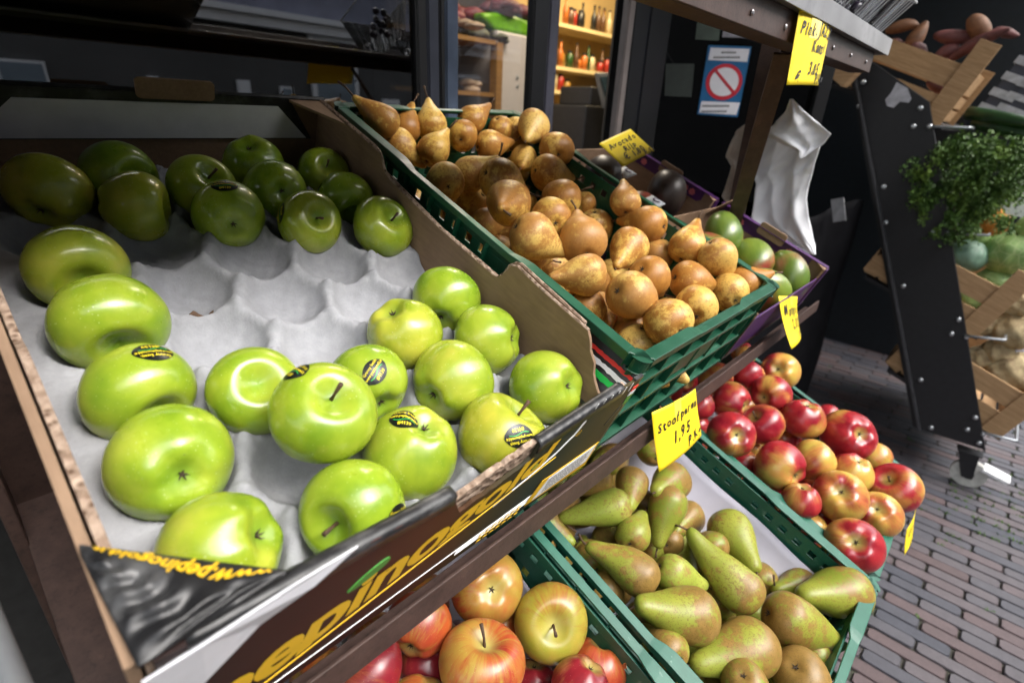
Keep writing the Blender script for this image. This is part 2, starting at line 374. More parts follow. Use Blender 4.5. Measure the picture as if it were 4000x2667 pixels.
def pear_mesh(r, Ln, kind, seed):
    rr = random.Random(seed); ph = [rr.uniform(0, 6.28) for _ in range(6)]; bend = rr.uniform(-.16, .16) if kind == 'conf' else rr.uniform(-.1, .1); bd = rr.uniform(0, 6.28)
    b = MB(); nu, nv = 36, 40
    def f(u, v):
        th = u*2*PI
        if v < .42:
            p = (v/.42)*PI/2; rho = math.sin(p); z = -math.cos(p)*.93
            z += .13*math.exp(-(p/.26)**2)
        else:
            s = ((v-.42)/.58); s = 1-max(0, 1-s)**1.35; s = min(s, 1)
            # smoothed profile
            rho = sum(pear_profile(min(1, max(0, s+d)), kind) for d in (-.03, 0, .03))/3 if s < .94 else pear_profile(s, kind); z = s*Ln
            if s < .04: rho = 1-.2*s
        k = 1+.03*math.sin(2*th+ph[0])+.022*math.sin(3*th+ph[1]+z)+.02*math.sin(z*3+ph[2])*math.cos(th+ph[3])
        x = rho*math.cos(th)*k; y = rho*math.sin(th)*k; q = max(z, 0)**2*bend/Ln
        return Vector(((x+q*math.cos(bd))*r, (y+q*math.sin(bd))*r, z*r))
    b.grid(nu, nv, f, True); return b, bend, bd
def quat(ax, roll): return Vector((0, 0, 1)).rotation_difference(Vector(ax)) @ Quaternion((0, 0, 1), roll)
def calyx_mb(r, z, size=.16, seed=0):
    b = MB(); rr = random.Random(seed)
    b.blob((0, 0, z), r*size*.45, r*size*.45, r*size*.35, 8, 5)
    for k in range(5):
        a = k*2*PI/5+rr.uniform(-.3, .3); d = Vector((math.cos(a), math.sin(a), 0))
        b.tube([Vector((0, 0, z)), Vector((0, 0, z-r*.03))+d*r*size*.7, Vector((0, 0, z-r*.10))+d*r*size*1.15], [r*size*.25, r*size*.18, r*size*.03], 5)
    return b
def stem_mb(pts, r0):
    b = MB(); n = len(pts); b.tube(pts, [r0*(1.25 if i == 0 else (1.45 if i == n-1 else .9)) for i in range(n)], 7); return b
def sticker(root, body_bvh, M, d, rot, r):
    "oval sticker wrapped on the skin; d = world direction from the centre"
    Mi = M.inverted(); dl = (Mi.to_3x3() @ Vector(d)).normalized(); up = Mi.to_3x3() @ Y
    up = (up - dl*up.dot(dl)).normalized(); up.rotate(Quaternion(dl, math.radians(rot))); rt = up.cross(dl)
    W, H = .0128, .0104
    def wrap(x, y, off):
        dr = (dl + (rt*x + up*y)/r).normalized(); hit = body_bvh.ray_cast(dr*r*3, -dr)
        p = hit[0] if hit[0] else dr*r
        return p + dr*off
    b = MB(); b.grid(28, 5, lambda u, v: wrap(W*v*math.cos(u*2*PI)*(1+.10*abs(math.cos(u*2*PI))**8), H*v*math.sin(u*2*PI), .00035*(v > .01) + .00025), True)
    s = b.obj('sticker', M_STK, root, None, True)
    parts = [(text_mesh('Granny Smith', .0036, M_STKY, 0, .00005), Matrix.Translation((0, .0054, 0)), 0), (text_mesh('www.pepinogold.it', .0033, M_STKY, .1, .0001), Matrix.Translation((0, .0014, 0)), 0), (text_mesh('#4139', .0045, M_STKY, 0, .00012), Matrix.Translation((.0005, -.0053, 0)), 0)]
    me = join_meshes(parts, 'sticker_lettering', [M_STKY, M_STKG])
    bb = bmesh.new(); bb.from_mesh(me); bmesh.ops.triangulate(bb, faces=bb.faces)
    n = 14; row = []
    for i in range(n+1):
        x = -.0095+.019*i/n; yy = -.0016+.0011*math.sin(x*330)
        row.append((bb.verts.new((x, yy-.00045, 0)), bb.verts.new((x, yy+.00045, 0))))
    for a, c in zip(row, row[1:]):
        fc = bb.faces.new((a[0], c[0], c[1], a[1])); fc.material_index = 1
    for v in bb.verts: v.co = wrap(v.co.x, v.co.y, .0011)
    bb.to_mesh(me); bb.free(); link('sticker_lettering', me, s)

def make_apple(name, mat, c, r, ax, ex, label, cat, group, seed, squat=.88, cav=.30, lobes=.03, detail=True):
    b = apple_mesh(r, seed, squat, cav, lobes); bvh = BVHTree.FromBMesh(b.b) if 'sd' in ex else None
    M = Matrix.Translation(c) @ quat(ax, random.Random(seed).uniform(0, 6)).to_matrix().to_4x4()
    o = b.obj(name, mat, None, M, True); tag(o, label, cat, group)
    if detail:
        if not ex.get('nostem'):
            rr = random.Random(seed+5); z0 = r*(squat*.97-cav*1.15); k = rr.uniform(.40, .55)
            dx, dy = rr.uniform(-.16, .16), rr.uniform(-.16, .16)
            stem_mb([Vector((0, 0, z0-.02*r)), Vector((dx*.3*r, dy*.3*r, z0+k*.4*r)), Vector((dx*r, dy*r, z0+k*r))], r*.034).obj('stem', M_STEM, o, None, True)
        calyx_mb(r, -r*(squat*1.03-cav*.85)-r*.005, .085, seed).obj('calyx', M_CAL, o, None, True)
    if 'sd' in ex: sticker(o, bvh, M, ex['sd'], ex.get('sr', 0), r)
    return o
def make_pear(name, mat, c, r, ax, Ln, kind, ex, label, cat, group, seed, detail=True):
    b, bend, bd = pear_mesh(r, Ln, kind, seed)
    M = Matrix.Translation(c) @ quat(ax, random.Random(seed).uniform(0, 6)).to_matrix().to_4x4()
    o = b.obj(name, mat, None, M, True); tag(o, label, cat, group)
    if detail:
        tip = Vector((math.cos(bd)*bend*Ln*r, math.sin(bd)*bend*Ln*r, (Ln-.03)*r)); rr = random.Random(seed+3)
        if 'st' in ex:
            e = M.inverted() @ Vector(ex['st'])
            if (e-tip).length > .035: e = tip+(e-tip).normalized()*.032
        else: e = tip+Vector((rr.uniform(-.4, .4), rr.uniform(-.4, .4), .9)).normalized()*rr.uniform(.010, .02)
        mid = (tip+e)/2+Vector((rr.uniform(-1, 1), rr.uniform(-1, 1), 0))*.0015
        stem_mb([tip-Vector((0, 0, .004)), mid, e], .0014).obj('stem', M_STEM, o, None, True)
        calyx_mb(r, -r*.81, .12, seed).obj('calyx', M_CAL, o, None, True)
    return o

FR = {
'A': [
 ((-0.3523, 0.4987, 0.1276), 0.0371, (0.452, 0.704, 0.548), 0, {'nostem': 1}),
 ((-0.2849, 0.5229, 0.1374), 0.0373, (0.342, -0.939, 0.031), 0, {'nostem': 1}),
 ((-0.2874, 0.4618, 0.1128), 0.0362, (0.885, -0.461, -0.063), 0, {'nostem': 1}),
 ((-0.2121, 0.4892, 0.1238), 0.0378, (0.122, -0.78, 0.614), 0, {}),
 ((-0.2085, 0.4312, 0.1004), 0.038, (0.216, 0.957, 0.193), 0, {'sd': (-0.115, -0.368, 0.923), 'sr': 10, 'nostem': 1}),
 ((-0.1312, 0.5364, 0.1428), 0.038, (0.314, 0.514, -0.798), 0, {'nostem': 1}),
 ((-0.1345, 0.4712, 0.1165), 0.0381, (0.149, 0.976, -0.156), 0, {'nostem': 1}),
 ((-0.049, 0.507, 0.131), 0.0345, (-0.107, -0.833, 0.542), 0, {'sd': (-0.819, 0.431, 0.379), 'sr': 100}),
 ((-0.054, 0.4435, 0.1054), 0.0374, (-0.117, -0.754, -0.646), 0, {'nostem': 1}),
 ((-0.1289, 0.4, 0.0879), 0.0374, (0.008, -0.902, 0.432), 0, {'sd': (-0.908, 0.084, 0.411), 'sr': 100}),
 ((-0.0449, 0.3722, 0.0766), 0.0395, (0.128, -0.805, 0.579), 0, {}),
 ((-0.3611, 0.3749, 0.0777), 0.0388, (-0.031, -0.967, -0.252), 0, {'nostem': 1}),
 ((-0.3593, 0.3005, 0.0477), 0.042, (-0.018, -0.914, -0.404), 0, {'nostem': 1}),
 ((-0.3645, 0.2223, 0.0163), 0.0379, (0.198, -0.923, -0.329), 0, {'sd': (0.347, -0.288, 0.892), 'sr': 180, 'nostem': 1}),
 ((-0.3668, 0.1566, -0.0102), 0.0393, (0.026, 0.981, -0.191), 0, {'nostem': 1}),
 ((-0.3661, 0.0828, -0.04), 0.0378, (-0.685, 0.559, -0.467), 0, {'nostem': 1}),
 ((-0.2835, 0.0654, -0.047), 0.038, (-0.856, -0.409, 0.316), 0, {'sd': (0.397, -0.901, 0.175), 'sr': 0}),
 ((-0.2737, 0.1159, 0.0084), 0.039, (0.06, -0.579, 0.813), 0, {'sd': (-0.273, 0.367, 0.889), 'sr': 0}),
 ((-0.2938, 0.1911, 0.0037), 0.0361, (-0.084, -0.73, 0.678), 0, {'nostem': 1}),
 ((-0.208, 0.1606, -0.0086), 0.0363, (0.14, 0.956, 0.256), 0, {'sd': (-0.199, -0.689, 0.697), 'sr': 55, 'nostem': 1}),
 ((-0.2163, 0.0865, -0.0385), 0.0392, (-0.192, 0.391, -0.9), 0, {'sd': (-0.182, -0.043, 0.982), 'sr': 5, 'nostem': 1}),
 ((-0.1354, 0.0601, -0.0491), 0.0414, (0.483, -0.271, 0.833), 0, {'sd': (-0.308, -0.771, 0.558), 'sr': 187}),
 ((-0.1347, 0.1309, -0.0206), 0.0401, (0.976, 0.209, 0.061), 0, {'nostem': 1}),
 ((-0.0473, 0.0835, -0.0397), 0.0392, (-0.13, 0.918, -0.374), 0, {'nostem': 1}),
 ((-0.1379, 0.2016, 0.0079), 0.0392, (0.427, -0.039, -0.903), 0, {'nostem': 1}),
 ((-0.0581, 0.1606, -0.0086), 0.0396, (-0.454, 0.859, -0.236), 0, {'nostem': 1}),
 ((-0.0576, 0.2299, 0.0193), 0.0394, (0.737, 0.511, 0.442), 0, {'nostem': 1}),
],
'C': [
 ((0.2879, 0.1743, -0.351), 0.0293, (-0.97, -0.116, 0.215), 2.5, {}),
 ((0.3251, 0.1186, -0.3218), 0.0282, (0.729, 0.683, -0.049), 2.5, {}),
 ((0.1773, 0.1351, -0.317), 0.0245, (-0.936, 0.351, -0.007), 2.5, {}),
 ((0.228, 0.1023, -0.328), 0.0269, (-0.89, -0.453, -0.054), 2.5, {}),
 ((0.2988, 0.0619, -0.3399), 0.0309, (-0.968, 0.002, 0.252), 2.5, {}),
 ((0.1616, 0.0912, -0.3308), 0.0282, (-0.764, 0.593, -0.254), 3.19, {'st': (0.1028, 0.1133, -0.3629)}),
 ((0.2463, 0.0421, -0.3438), 0.0299, (-0.725, -0.105, -0.681), 2.46, {'st': (0.1867, 0.0218, -0.405)}),
 ((0.128, 0.1625, -0.3557), 0.0287, (0.409, 0.786, -0.464), 2.5, {}),
 ((0.0823, 0.1764, -0.3569), 0.024, (0.13, -0.943, -0.306), 2.86, {'st': (0.084, 0.1089, -0.3856)}),
 ((0.3165, 0.0283, -0.4102), 0.0279, (-0.965, 0.025, 0.262), 2.5, {}),
 ((0.2442, 0.0278, -0.4169), 0.024, (0.866, 0.228, -0.445), 2.5, {'st': (0.2933, 0.0469, -0.4446)}),
 ((0.1462, 0.0474, -0.3499), 0.0255, (0.934, 0.332, -0.135), 2.5, {}),
 ((0.2494, -0.0392, -0.3839), 0.0245, (0.532, 0.68, -0.505), 2.5, {}),
 ((0.303, -0.0414, -0.3806), 0.0335, (-0.665, -0.745, -0.041), 2.5, {}),
 ((0.3371, -0.1027, -0.4691), 0.024, (0.833, 0.512, -0.209), 2.5, {}),
 ((0.0979, 0.082, -0.3925), 0.0251, (0.564, 0.77, -0.297), 2.5, {}),
 ((0.0727, 0.0405, -0.4009), 0.0286, (0.618, 0.588, -0.522), 2.5, {}),
 ((0.1001, 0.0059, -0.3604), 0.0297, (-0.232, 0.912, 0.339), 2.77, {'st': (0.0737, 0.0954, -0.3314)}),
 ((0.1507, -0.0187, -0.3767), 0.0262, (0.54, -0.67, -0.509), 2.5, {}),
 ((0.2208, -0.1005, -0.4031), 0.0319, (-0.062, 0.94, 0.335), 3.38, {}),
 ((0.1151, -0.0714, -0.3853), 0.0367, (-0.737, 0.643, 0.21), 2.5, {'st': (0.0396, -0.0082, -0.3709)}),
 ((0.2187, -0.0675, -0.4486), 0.024, (0.54, -0.484, -0.689), 2.5, {}),
 ((0.2375, -0.1613, -0.4209), 0.0363, (0.618, -0.73, -0.293), 2.5, {}),
 ((0.3755, -0.2099, -0.441), 0.0398, (-0.852, 0.482, 0.203), 2.5, {}),
 ((0.382, -0.1517, -0.4757), 0.0288, (-0.936, 0.279, 0.214), 2.5, {'st': (0.3298, -0.1172, -0.4415)}),
 ((0.1542, -0.14, -0.4204), 0.0391, (-0.902, 0.428, 0.057), 2.5, {'st': (0.0542, -0.0796, -0.4203)}),
 ((0.0952, -0.1548, -0.414), 0.0287, (0.401, -0.151, -0.904), 2.5, {}),
 ((0.1793, -0.2015, -0.4402), 0.036, (0.481, -0.284, -0.829), 2.5, {}),
 ((0.2482, -0.2048, -0.4645), 0.024, (0.851, -0.194, -0.489), 2.5, {}),
 ((0.0541, -0.069, -0.3973), 0.0255, (0.298, 0.853, -0.429), 2.5, {}),
 ((0.0868, -0.0898, -0.4644), 0.024, (0.566, 0.325, -0.757), 2.5, {}),
],
'B': [
 ((0.0688, 0.5251, 0.1984), 0.0244, (-0.721, 0.334, 0.607), 2.31, {'st': (0.012, 0.553, 0.2514)}),
 ((0.1279, 0.5535, 0.1882), 0.0244, (0.476, 0.245, 0.845), 2.0, {}),
 ((0.1717, 0.5397, 0.1944), 0.0269, (0.302, 0.539, 0.786), 2.0, {'st': (0.183, 0.5719, 0.2554)}),
 ((0.2352, 0.5316, 0.1795), 0.027, (0.736, 0.626, 0.257), 2.0, {'st': (0.2643, 0.5752, 0.2039)}),
 ((0.137, 0.4924, 0.1581), 0.0268, (0.754, 0.158, 0.637), 2.0, {'st': (0.1875, 0.4927, 0.2057)}),
 ((0.2723, 0.5502, 0.2029), 0.0267, (0.822, -0.134, 0.554), 2.0, {}),
 ((0.0973, 0.5339, 0.1655), 0.0262, (0.543, -0.601, -0.587), 2.15, {}),
 ((0.3274, 0.5285, 0.1912), 0.0244, (0.514, 0.079, -0.854), 2.0, {}),
 ((0.3749, 0.5318, 0.182), 0.0311, (0.358, 0.927, 0.108), 2.0, {}),
 ((0.3623, 0.4763, 0.1987), 0.0304, (-0.818, -0.462, -0.342), 2.0, {}),
 ((0.2778, 0.5084, 0.1643), 0.0264, (0.925, -0.36, 0.122), 2.0, {'st': (0.3364, 0.4796, 0.1837)}),
 ((0.3314, 0.4706, 0.1425), 0.0257, (-0.758, -0.611, -0.226), 2.0, {}),
 ((0.3629, 0.4185, 0.1618), 0.0315, (0.663, 0.71, 0.235), 2.0, {}),
 ((0.3148, 0.3969, 0.1264), 0.0317, (0.954, -0.251, -0.162), 2.0, {'st': (0.3844, 0.369, 0.1192)}),
 ((0.154, 0.4247, 0.1279), 0.0285, (0.578, -0.646, 0.499), 1.97, {'st': (0.1891, 0.3877, 0.1775)}),
 ((0.0871, 0.404, 0.1221), 0.0292, (0.481, 0.87, 0.11), 2.0, {}),
 ((0.3671, 0.5203, 0.1152), 0.028, (-0.278, 0.929, -0.244), 2.0, {}),
 ((0.1669, 0.3705, 0.1262), 0.0329, (0.918, -0.13, -0.376), 2.0, {'st': (0.2507, 0.3324, 0.0942)}),
 ((0.1724, 0.4346, 0.0793), 0.0289, (-0.238, 0.687, -0.686), 2.0, {}),
 ((0.1332, 0.3162, 0.1003), 0.0331, (-0.816, -0.575, 0.06), 2.0, {'st': (0.0868, 0.268, 0.0956)}),
 ((0.2621, 0.3213, 0.0958), 0.0319, (0.98, 0.181, 0.086), 2.0, {'st': (0.3392, 0.3144, 0.1113)}),
 ((0.3652, 0.3509, 0.0733), 0.0244, (0.948, 0.316, -0.028), 2.0, {}),
 ((0.1874, 0.2791, 0.0789), 0.031, (0.597, 0.8, 0.06), 2.0, {}),
 ((0.156, 0.3903, 0.0562), 0.0244, (0.977, -0.111, -0.181), 2.0, {'st': (0.2144, 0.378, 0.0635)}),
 ((0.111, 0.2511, 0.0675), 0.0318, (0.734, -0.444, -0.513), 2.0, {}),
 ((0.1778, 0.2119, 0.0586), 0.0337, (0.567, 0.71, 0.418), 2.0, {'st': (0.2147, 0.2662, 0.1051)}),
 ((0.3593, 0.3167, 0.0408), 0.0327, (0.271, 0.084, -0.959), 2.0, {}),
 ((0.1486, 0.294, 0.0243), 0.0279, (0.954, -0.15, -0.26), 2.0, {'st': (0.2118, 0.2726, 0.0093)}),
 ((0.3726, 0.2683, 0.0878), 0.0261, (0.606, 0.5, 0.619), 2.0, {'cal': 1}),
 ((0.3694, 0.2155, 0.0599), 0.0313, (-0.029, 0.998, -0.049), 2.0, {}),
 ((0.2663, 0.1878, 0.0418), 0.0303, (-0.913, -0.265, -0.31), 2.0, {'st': (0.2093, 0.1732, 0.0205)}),
 ((0.3685, 0.1927, 0.0104), 0.0273, (0.926, -0.086, 0.367), 2.0, {'st': (0.4251, 0.1821, 0.0455)}),
 ((0.3696, 0.1445, 0.0353), 0.0287, (0.742, 0.113, 0.661), 2.0, {'cal': 1}),
 ((0.369, 0.0927, 0.0331), 0.028, (0.379, -0.473, -0.795), 2.0, {'cal': 1}),
 ((0.2246, 0.1268, 0.0176), 0.0303, (0.812, -0.046, -0.582), 2.0, {'st': (0.2863, 0.0948, -0.0198)}),
 ((0.2942, 0.0982, 0.0059), 0.0294, (0.82, -0.523, -0.231), 2.0, {'st': (0.3509, 0.0396, -0.0113)}),
 ((0.3447, 0.0534, -0.0118), 0.0281, (0.699, 0.688, 0.197), 2.0, {}),
 ((0.3922, 0.0524, -0.0058), 0.026, (0.758, -0.565, 0.325), 2.0, {}),
 ((0.1516, 0.1106, 0.0107), 0.0322, (0.905, -0.214, -0.369), 2.0, {'cal': 1}),
 ((0.236, 0.0567, -0.0106), 0.03, (0.851, 0.496, 0.175), 2.0, {}),
 ((0.1519, 0.0518, -0.0098), 0.0301, (0.493, 0.87, 0.004), 2.0, {'st': (0.1795, 0.1143, -0.0013)}),
 ((0.1305, 0.1665, 0.0298), 0.0278, (-0.854, 0.515, -0.073), 2.0, {}),
 ((0.1436, 0.1752, -0.0207), 0.03, (0.707, -0.321, -0.63), 2.0, {}),
 ((0.1887, 0.1647, -0.0415), 0.0244, (-0.767, -0.641, 0.027), 2.0, {}),
 ((0.1858, 0.1237, -0.0474), 0.0252, (0.442, -0.438, -0.783), 2.0, {}),
 ((0.1487, 0.0882, -0.0524), 0.031, (0.018, 0.107, -0.994), 2.0, {}),
],
'D': [
 ((0.8367, 0.0663, -0.318), 0.0452, (0.865, 0.037, -0.501), 0.0, {'cal': 1}),
 ((0.752, 0.1143, -0.3174), 0.0399, (0.766, -0.026, 0.642), 0.0, {}),
 ((0.6441, 0.1447, -0.301), 0.0379, (0.596, 0.796, -0.106), 0.0, {'cal': 1}),
 ((0.8358, 0.1563, -0.3053), 0.03, (0.75, -0.602, 0.274), 0.0, {}),
 ((0.7227, 0.0465, -0.3286), 0.0435, (0.99, -0.138, -0.039), 0.0, {'cal': 1}),
 ((0.602, 0.0897, -0.3171), 0.0403, (0.135, 0.985, -0.105), 0.0, {}),
 ((0.52, 0.1243, -0.3103), 0.0305, (0.031, -0.238, -0.971), 0.0, {}),
 ((0.4916, 0.0427, -0.3272), 0.0445, (0.686, 0.493, -0.536), 0.0, {'cal': 1}),
 ((0.5921, 0.0178, -0.3374), 0.0428, (-0.513, 0.508, 0.692), 0.0, {'sc': 1}),
 ((0.7084, -0.0298, -0.3507), 0.045, (-0.048, 0.057, -0.997), 0.0, {}),
 ((0.768, -0.1117, -0.3803), 0.0548, (0.608, 0.5, -0.617), 0.0, {'cal': 1}),
 ((0.7138, -0.0036, -0.4169), 0.03, (0.067, -0.466, -0.882), 0.0, {}),
 ((0.5272, -0.0448, -0.371), 0.0478, (0.285, 0.957, -0.058), 0.0, {}),
 ((0.624, -0.0827, -0.3859), 0.041, (0.765, -0.513, 0.39), 0.0, {}),
 ((0.6777, -0.1453, -0.4111), 0.0404, (-0.098, 0.178, -0.979), 0.0, {}),
 ((0.8053, -0.1649, -0.4281), 0.0347, (0.181, -0.785, -0.593), 0.0, {}),
 ((0.7217, -0.2172, -0.4323), 0.0493, (-0.509, 0.461, 0.726), 0.0, {'sc': 1}),
 ((0.5679, -0.1481, -0.4034), 0.0469, (0.703, 0.046, -0.71), 0.0, {'cal': 1}),
 ((0.6152, -0.2076, -0.4371), 0.0428, (0.655, -0.051, -0.754), 0.0, {'cal': 1}),
 ((0.4733, -0.1955, -0.4235), 0.0459, (0.686, 0.067, -0.724), 0.0, {'cal': 1}),
 ((0.4846, -0.1007, -0.3931), 0.0334, (-0.148, -0.13, -0.98), 0.0, {}),
 ((0.5413, 0.0189, -0.4081), 0.03, (0.779, 0.313, 0.544), 0.0, {}),
 ((0.5772, -0.1299, -0.4677), 0.03, (0.852, -0.178, 0.493), 0.0, {}),
 ((0.5229, -0.1252, -0.4658), 0.03, (0.816, -0.443, 0.371), 0.0, {}),
 ((0.5445, -0.0558, -0.4456), 0.03, (0.712, 0.553, 0.433), 0.0, {}),
 ((0.5958, 0.026, -0.4051), 0.03, (0.549, 0.746, 0.377), 0.0, {}),
 ((0.5371, 0.1267, -0.3725), 0.03, (0.599, 0.619, 0.508), 0.0, {}),
 ((0.8379, -0.0553, -0.3904), 0.03, (0.444, 0.876, 0.192), 0.0, {}),
],
'E': [
 ((-0.0935, 0.1136, -0.3167), 0.0446, (0.383, 0.609, -0.695), 0.0, {'cal': 1}),
 ((-0.0551, 0.0407, -0.3458), 0.045, (-0.517, -0.523, 0.678), 0.0, {'sc': 1}),
 ((-0.1604, 0.0535, -0.3274), 0.0463, (0.211, 0.03, 0.977), 0.0, {'sc': 1}),
 ((-0.1841, 0.1321, -0.3162), 0.0373, (0.845, 0.502, 0.181), 0.0, {}),
 ((-0.2528, 0.1247, -0.3151), 0.0372, (0.725, -0.432, -0.537), 0.0, {}),
 ((-0.1879, 0.1201, -0.3786), 0.0328, (0.887, 0.449, 0.105), 0.0, {}),
 ((-0.0313, -0.0178, -0.3927), 0.0353, (-0.45, -0.224, -0.865), 0.0, {}),
 ((-0.0831, -0.028, -0.3617), 0.034, (-0.574, 0.046, -0.817), 0.0, {}),
 ((-0.0945, 0.0306, -0.4136), 0.0328, (-0.433, -0.327, -0.84), 0.0, {}),
 ((-0.0814, 0.0936, -0.3886), 0.0328, (0.282, 0.952, 0.121), 0.0, {}),
 ((-0.1519, 0.1363, -0.3932), 0.0328, (0.969, -0.176, -0.172), 0.0, {}),
 ((-0.2836, 0.1817, -0.353), 0.0328, (0.896, -0.18, -0.407), 0.0, {}),
 ((-0.2282, 0.0782, -0.3655), 0.0405, (-0.688, -0.028, -0.725), 0.0, {}),
 ((-0.147, 0.0003, -0.3807), 0.0379, (-0.643, 0.024, -0.765), 0.0, {}),
 ((-0.0252, -0.0679, -0.4417), 0.0419, (0.922, 0.358, 0.148), 0.0, {}),
],
}
CAMR = X; CAMU = Y
def ordinal(n): return ['first', 'second', 'third', 'fourth', 'fifth', 'sixth', 'seventh', 'eighth', 'ninth', 'tenth', 'eleventh', 'twelfth'][n-1]
def row_labels(items, Mi, n):
    "sort into rows by how far they are from the front edge, then left to right -> dict index -> phrase"
    idx = sorted(range(len(items)), key=lambda i: (Mi @ Vector(items[i][0])).y); out = {}; k = -(-len(idx)//n); row = 1
    for a in range(0, len(idx), n):
        rw = sorted(idx[a:a+n], key=lambda i: (Mi @ Vector(items[i][0])).x)
        for j, i in enumerate(rw): out[i] = (row, j+1, len(rw), k)
        row += 1
    return out
def rowtext(t):
    r, j, n, k = t
    fr = 'in the front row' if r == 1 else ('in the back row' if r == k else '%s row from front' % ordinal(r))
    po = 'leftmost' if j == 1 else ('rightmost' if j == n else '%s from left' % ordinal(j))
    return po, fr
def tipword(ax):
    x = Vector(ax).dot(CAMR); y = Vector(ax).dot(CAMU)
    if abs(x) < .35 and abs(y) < .35: return 'lying end on'
    w = []
    if abs(y) >= .35: w.append('up' if y > 0 else 'down')
    if abs(x) >= .35: w.append('right' if x > 0 else 'left')
    return 'neck pointing '+' '.join(w)

# green apples in the carton, each described by hand
GL = ['large dark green apple at the far left back corner of the pulp tray', 'green apple in the back row second from left, half hidden', 'squarish green apple in second row from the back, its right side flattened',
 'green apple with stem hollow upward, middle of the back group', 'green apple with black sticker on top and calyx hollow facing forward', 'rounded green apple against the back wall, without visible stem',
 'green apple with deep calyx hollow facing the camera near back row', 'small green apple in the back right corner with sticker on its left edge', 'dark green apple on the right beside the cardboard wall, back group',
 'yellowish green apple with thick woody stem facing the camera', 'green apple with thin stem leaning right, front right of the back group', 'green apple against left wall, upper of the two stretched ones',
 'pale dull green apple against left wall, leaning on the stickered one', 'yellow blushed green apple with upside down sticker by the left wall', 'bright green apple by the left wall above the front corner one',
 'green apple in the front left corner half hidden by black flap', 'green apple at the front wall with sticker cut by the wall', 'green apple lying on top of the front group with curved stem', 'shiny green apple with open stem hollow beside the empty cups',
 'green apple with tilted black sticker behind the topmost apple', 'yellow green apple with sticker and calyx, centre of front group', 'yellow green apple with upside down sticker beside the torn front wall', 'dull pale green apple in the middle of the front right group',
 'bright green apple in the front right corner, calyx facing right', 'green apple with dry calyx on top, left of the front right group', 'pale green apple with hollow on its right touching the cardboard wall', 'pale green apple at the back tip of the front right group']
for i, (c, r, ax, ln, ex) in enumerate(FR['A']):
    make_apple('green_apple', M_GRAN, c, r, ax, ex, GL[i], 'apple', 'green apples in the cardboard carton', 100+i, .90, .30, .03)

FBm = slope((0, 0, 0)).inverted()
def pearset(key, Mi, n, kindname, base, mats, kind, group, s0, where):
    rl = row_labels(FR[key], Mi, n)
    for i, (c, r, ax, ln, ex) in enumerate(FR[key]):
        po, fr = rowtext(rl[i]); rr = random.Random(s0+i*7)
        make_pear(kindname, mats[0] if rr.random() < .72 else mats[1], c, r, ax, ln or (2.6 if kind == 'conf' else 1.95), kind, ex, '%s, %s, %s %s' % (base, tipword(ax), po, fr), 'pear', group, s0+i)
pearset('B', FBm, 6, 'russet_pear', 'russet pear', (M_STOOF, M_STOOF2), 'stoof', 'russet pears in the upper green crate', 300, '')
pearset('C', slope((.41, -.247, -.425)).inverted(), 5, 'green_pear', 'long green pear', (M_CONF, M_CONF2), 'conf', 'long green pears in the lower middle crate', 400, '')
rl = row_labels(FR['D'], slope((.85, -.244, -.456)).inverted(), 5)
for i, (c, r, ax, ln, ex) in enumerate(FR['D']):
    po, fr = rowtext(rl[i]); make_apple('red_apple', M_RED, c, r, ax, ex, 'red and yellow apple, %s %s' % (po, fr), 'apple', 'red and yellow apples in the lower right crate', 500+i, .90, .32, .04)
EL = ['mottled orange apple with open star calyx facing up, topmost in lower left crate', 'greenish yellow apple with long stem in its hollow, beside the crate wall', 'large red striped yellow apple in the middle of the lower left crate', 'dull orange apple half under the brown rail', 'dark crimson apple at the lower left under the rail',
 'small dark red apple between crimson and striped apples', 'orange yellow apple next to the right wall of lower left crate', 'dark red speckled apple overlapping the orange yellow one', 'dark red apple deep at bottom centre of lower left crate', 'brown apple wedged under the mottled orange one', 'greenish apple deep behind the striped apple', 'orange apple farthest left under the rail',
 'orange apple below the frame of lower left crate', 'striped apple nearest the front of lower left crate', 'red apple in the near right corner of lower left crate']
for i, (c, r, ax, ln, ex) in enumerate(FR['E']):
    make_apple('orchard_apple', M_DARKRED if i in (4, 5, 7, 8) else (M_OLDG if i in (1, 10) else M_OLD), c, r, ax, ex, EL[i], 'apple', 'mixed orchard apples in the lower left crate', 600+i, .86, .30, .035)

# fruit deeper in the crates, seen only through the gaps
def fillers(name, M, x0, x1, y0, y1, w, r, mats, group, label, cat, pear=None, skip=None, seed=1):
    rr = random.Random(seed); b0 = None; k = 0
    protos = []
    for s_ in range(2):
        bb = pear_mesh(r, 1.9 if pear == 'stoof' else 2.5, pear, 900+seed+s_)[0] if pear else apple_mesh(r, 900+seed+s_)
        protos.append(bb.mesh(name, mats[s_ % len(mats)]))
    p = 2*r*1.02; u = x0+r
    while u < x1-r*.8:
        v = y0+r
        while v < y1-r*.8:
            if not (skip and skip(u, v)):
                a = Vector((rr.uniform(-1, 1), rr.uniform(-1, 1), rr.uniform(-.3, .3))).normalized()
                q = M @ Vector((u+rr.uniform(-.003, .003), v+rr.uniform(-.003, .003), w+rr.uniform(-.004, .004)))
                o = link(name, protos[k % 2], None, Matrix.Translation(q) @ quat(a, rr.uniform(0, 6)).to_matrix().to_4x4(), k < 2); tag(o, label, cat, group); k += 1
            v += p
        u += p
fillers('russet_pear', slope(), .02, .39, .02, .585, -.126, .029, (M_STOOF, M_STOOF2), 'russet pears deep in the upper green crate', 'russet stewing pear deep under the others in the upper green crate', 'pear', 'stoof', lambda u, v: u > .24 and .28 < v < .42, 1)
fillers('green_pear', slope((.01, -.247, -.425)), .02, .35, .02, .58, -.114, .0275, (M_CONF, M_CONF2), 'green pears deep in the lower middle crate', 'long green pear deep under the others in the lower crate', 'pear', 'conf', lambda u, v: u > .28, 2)
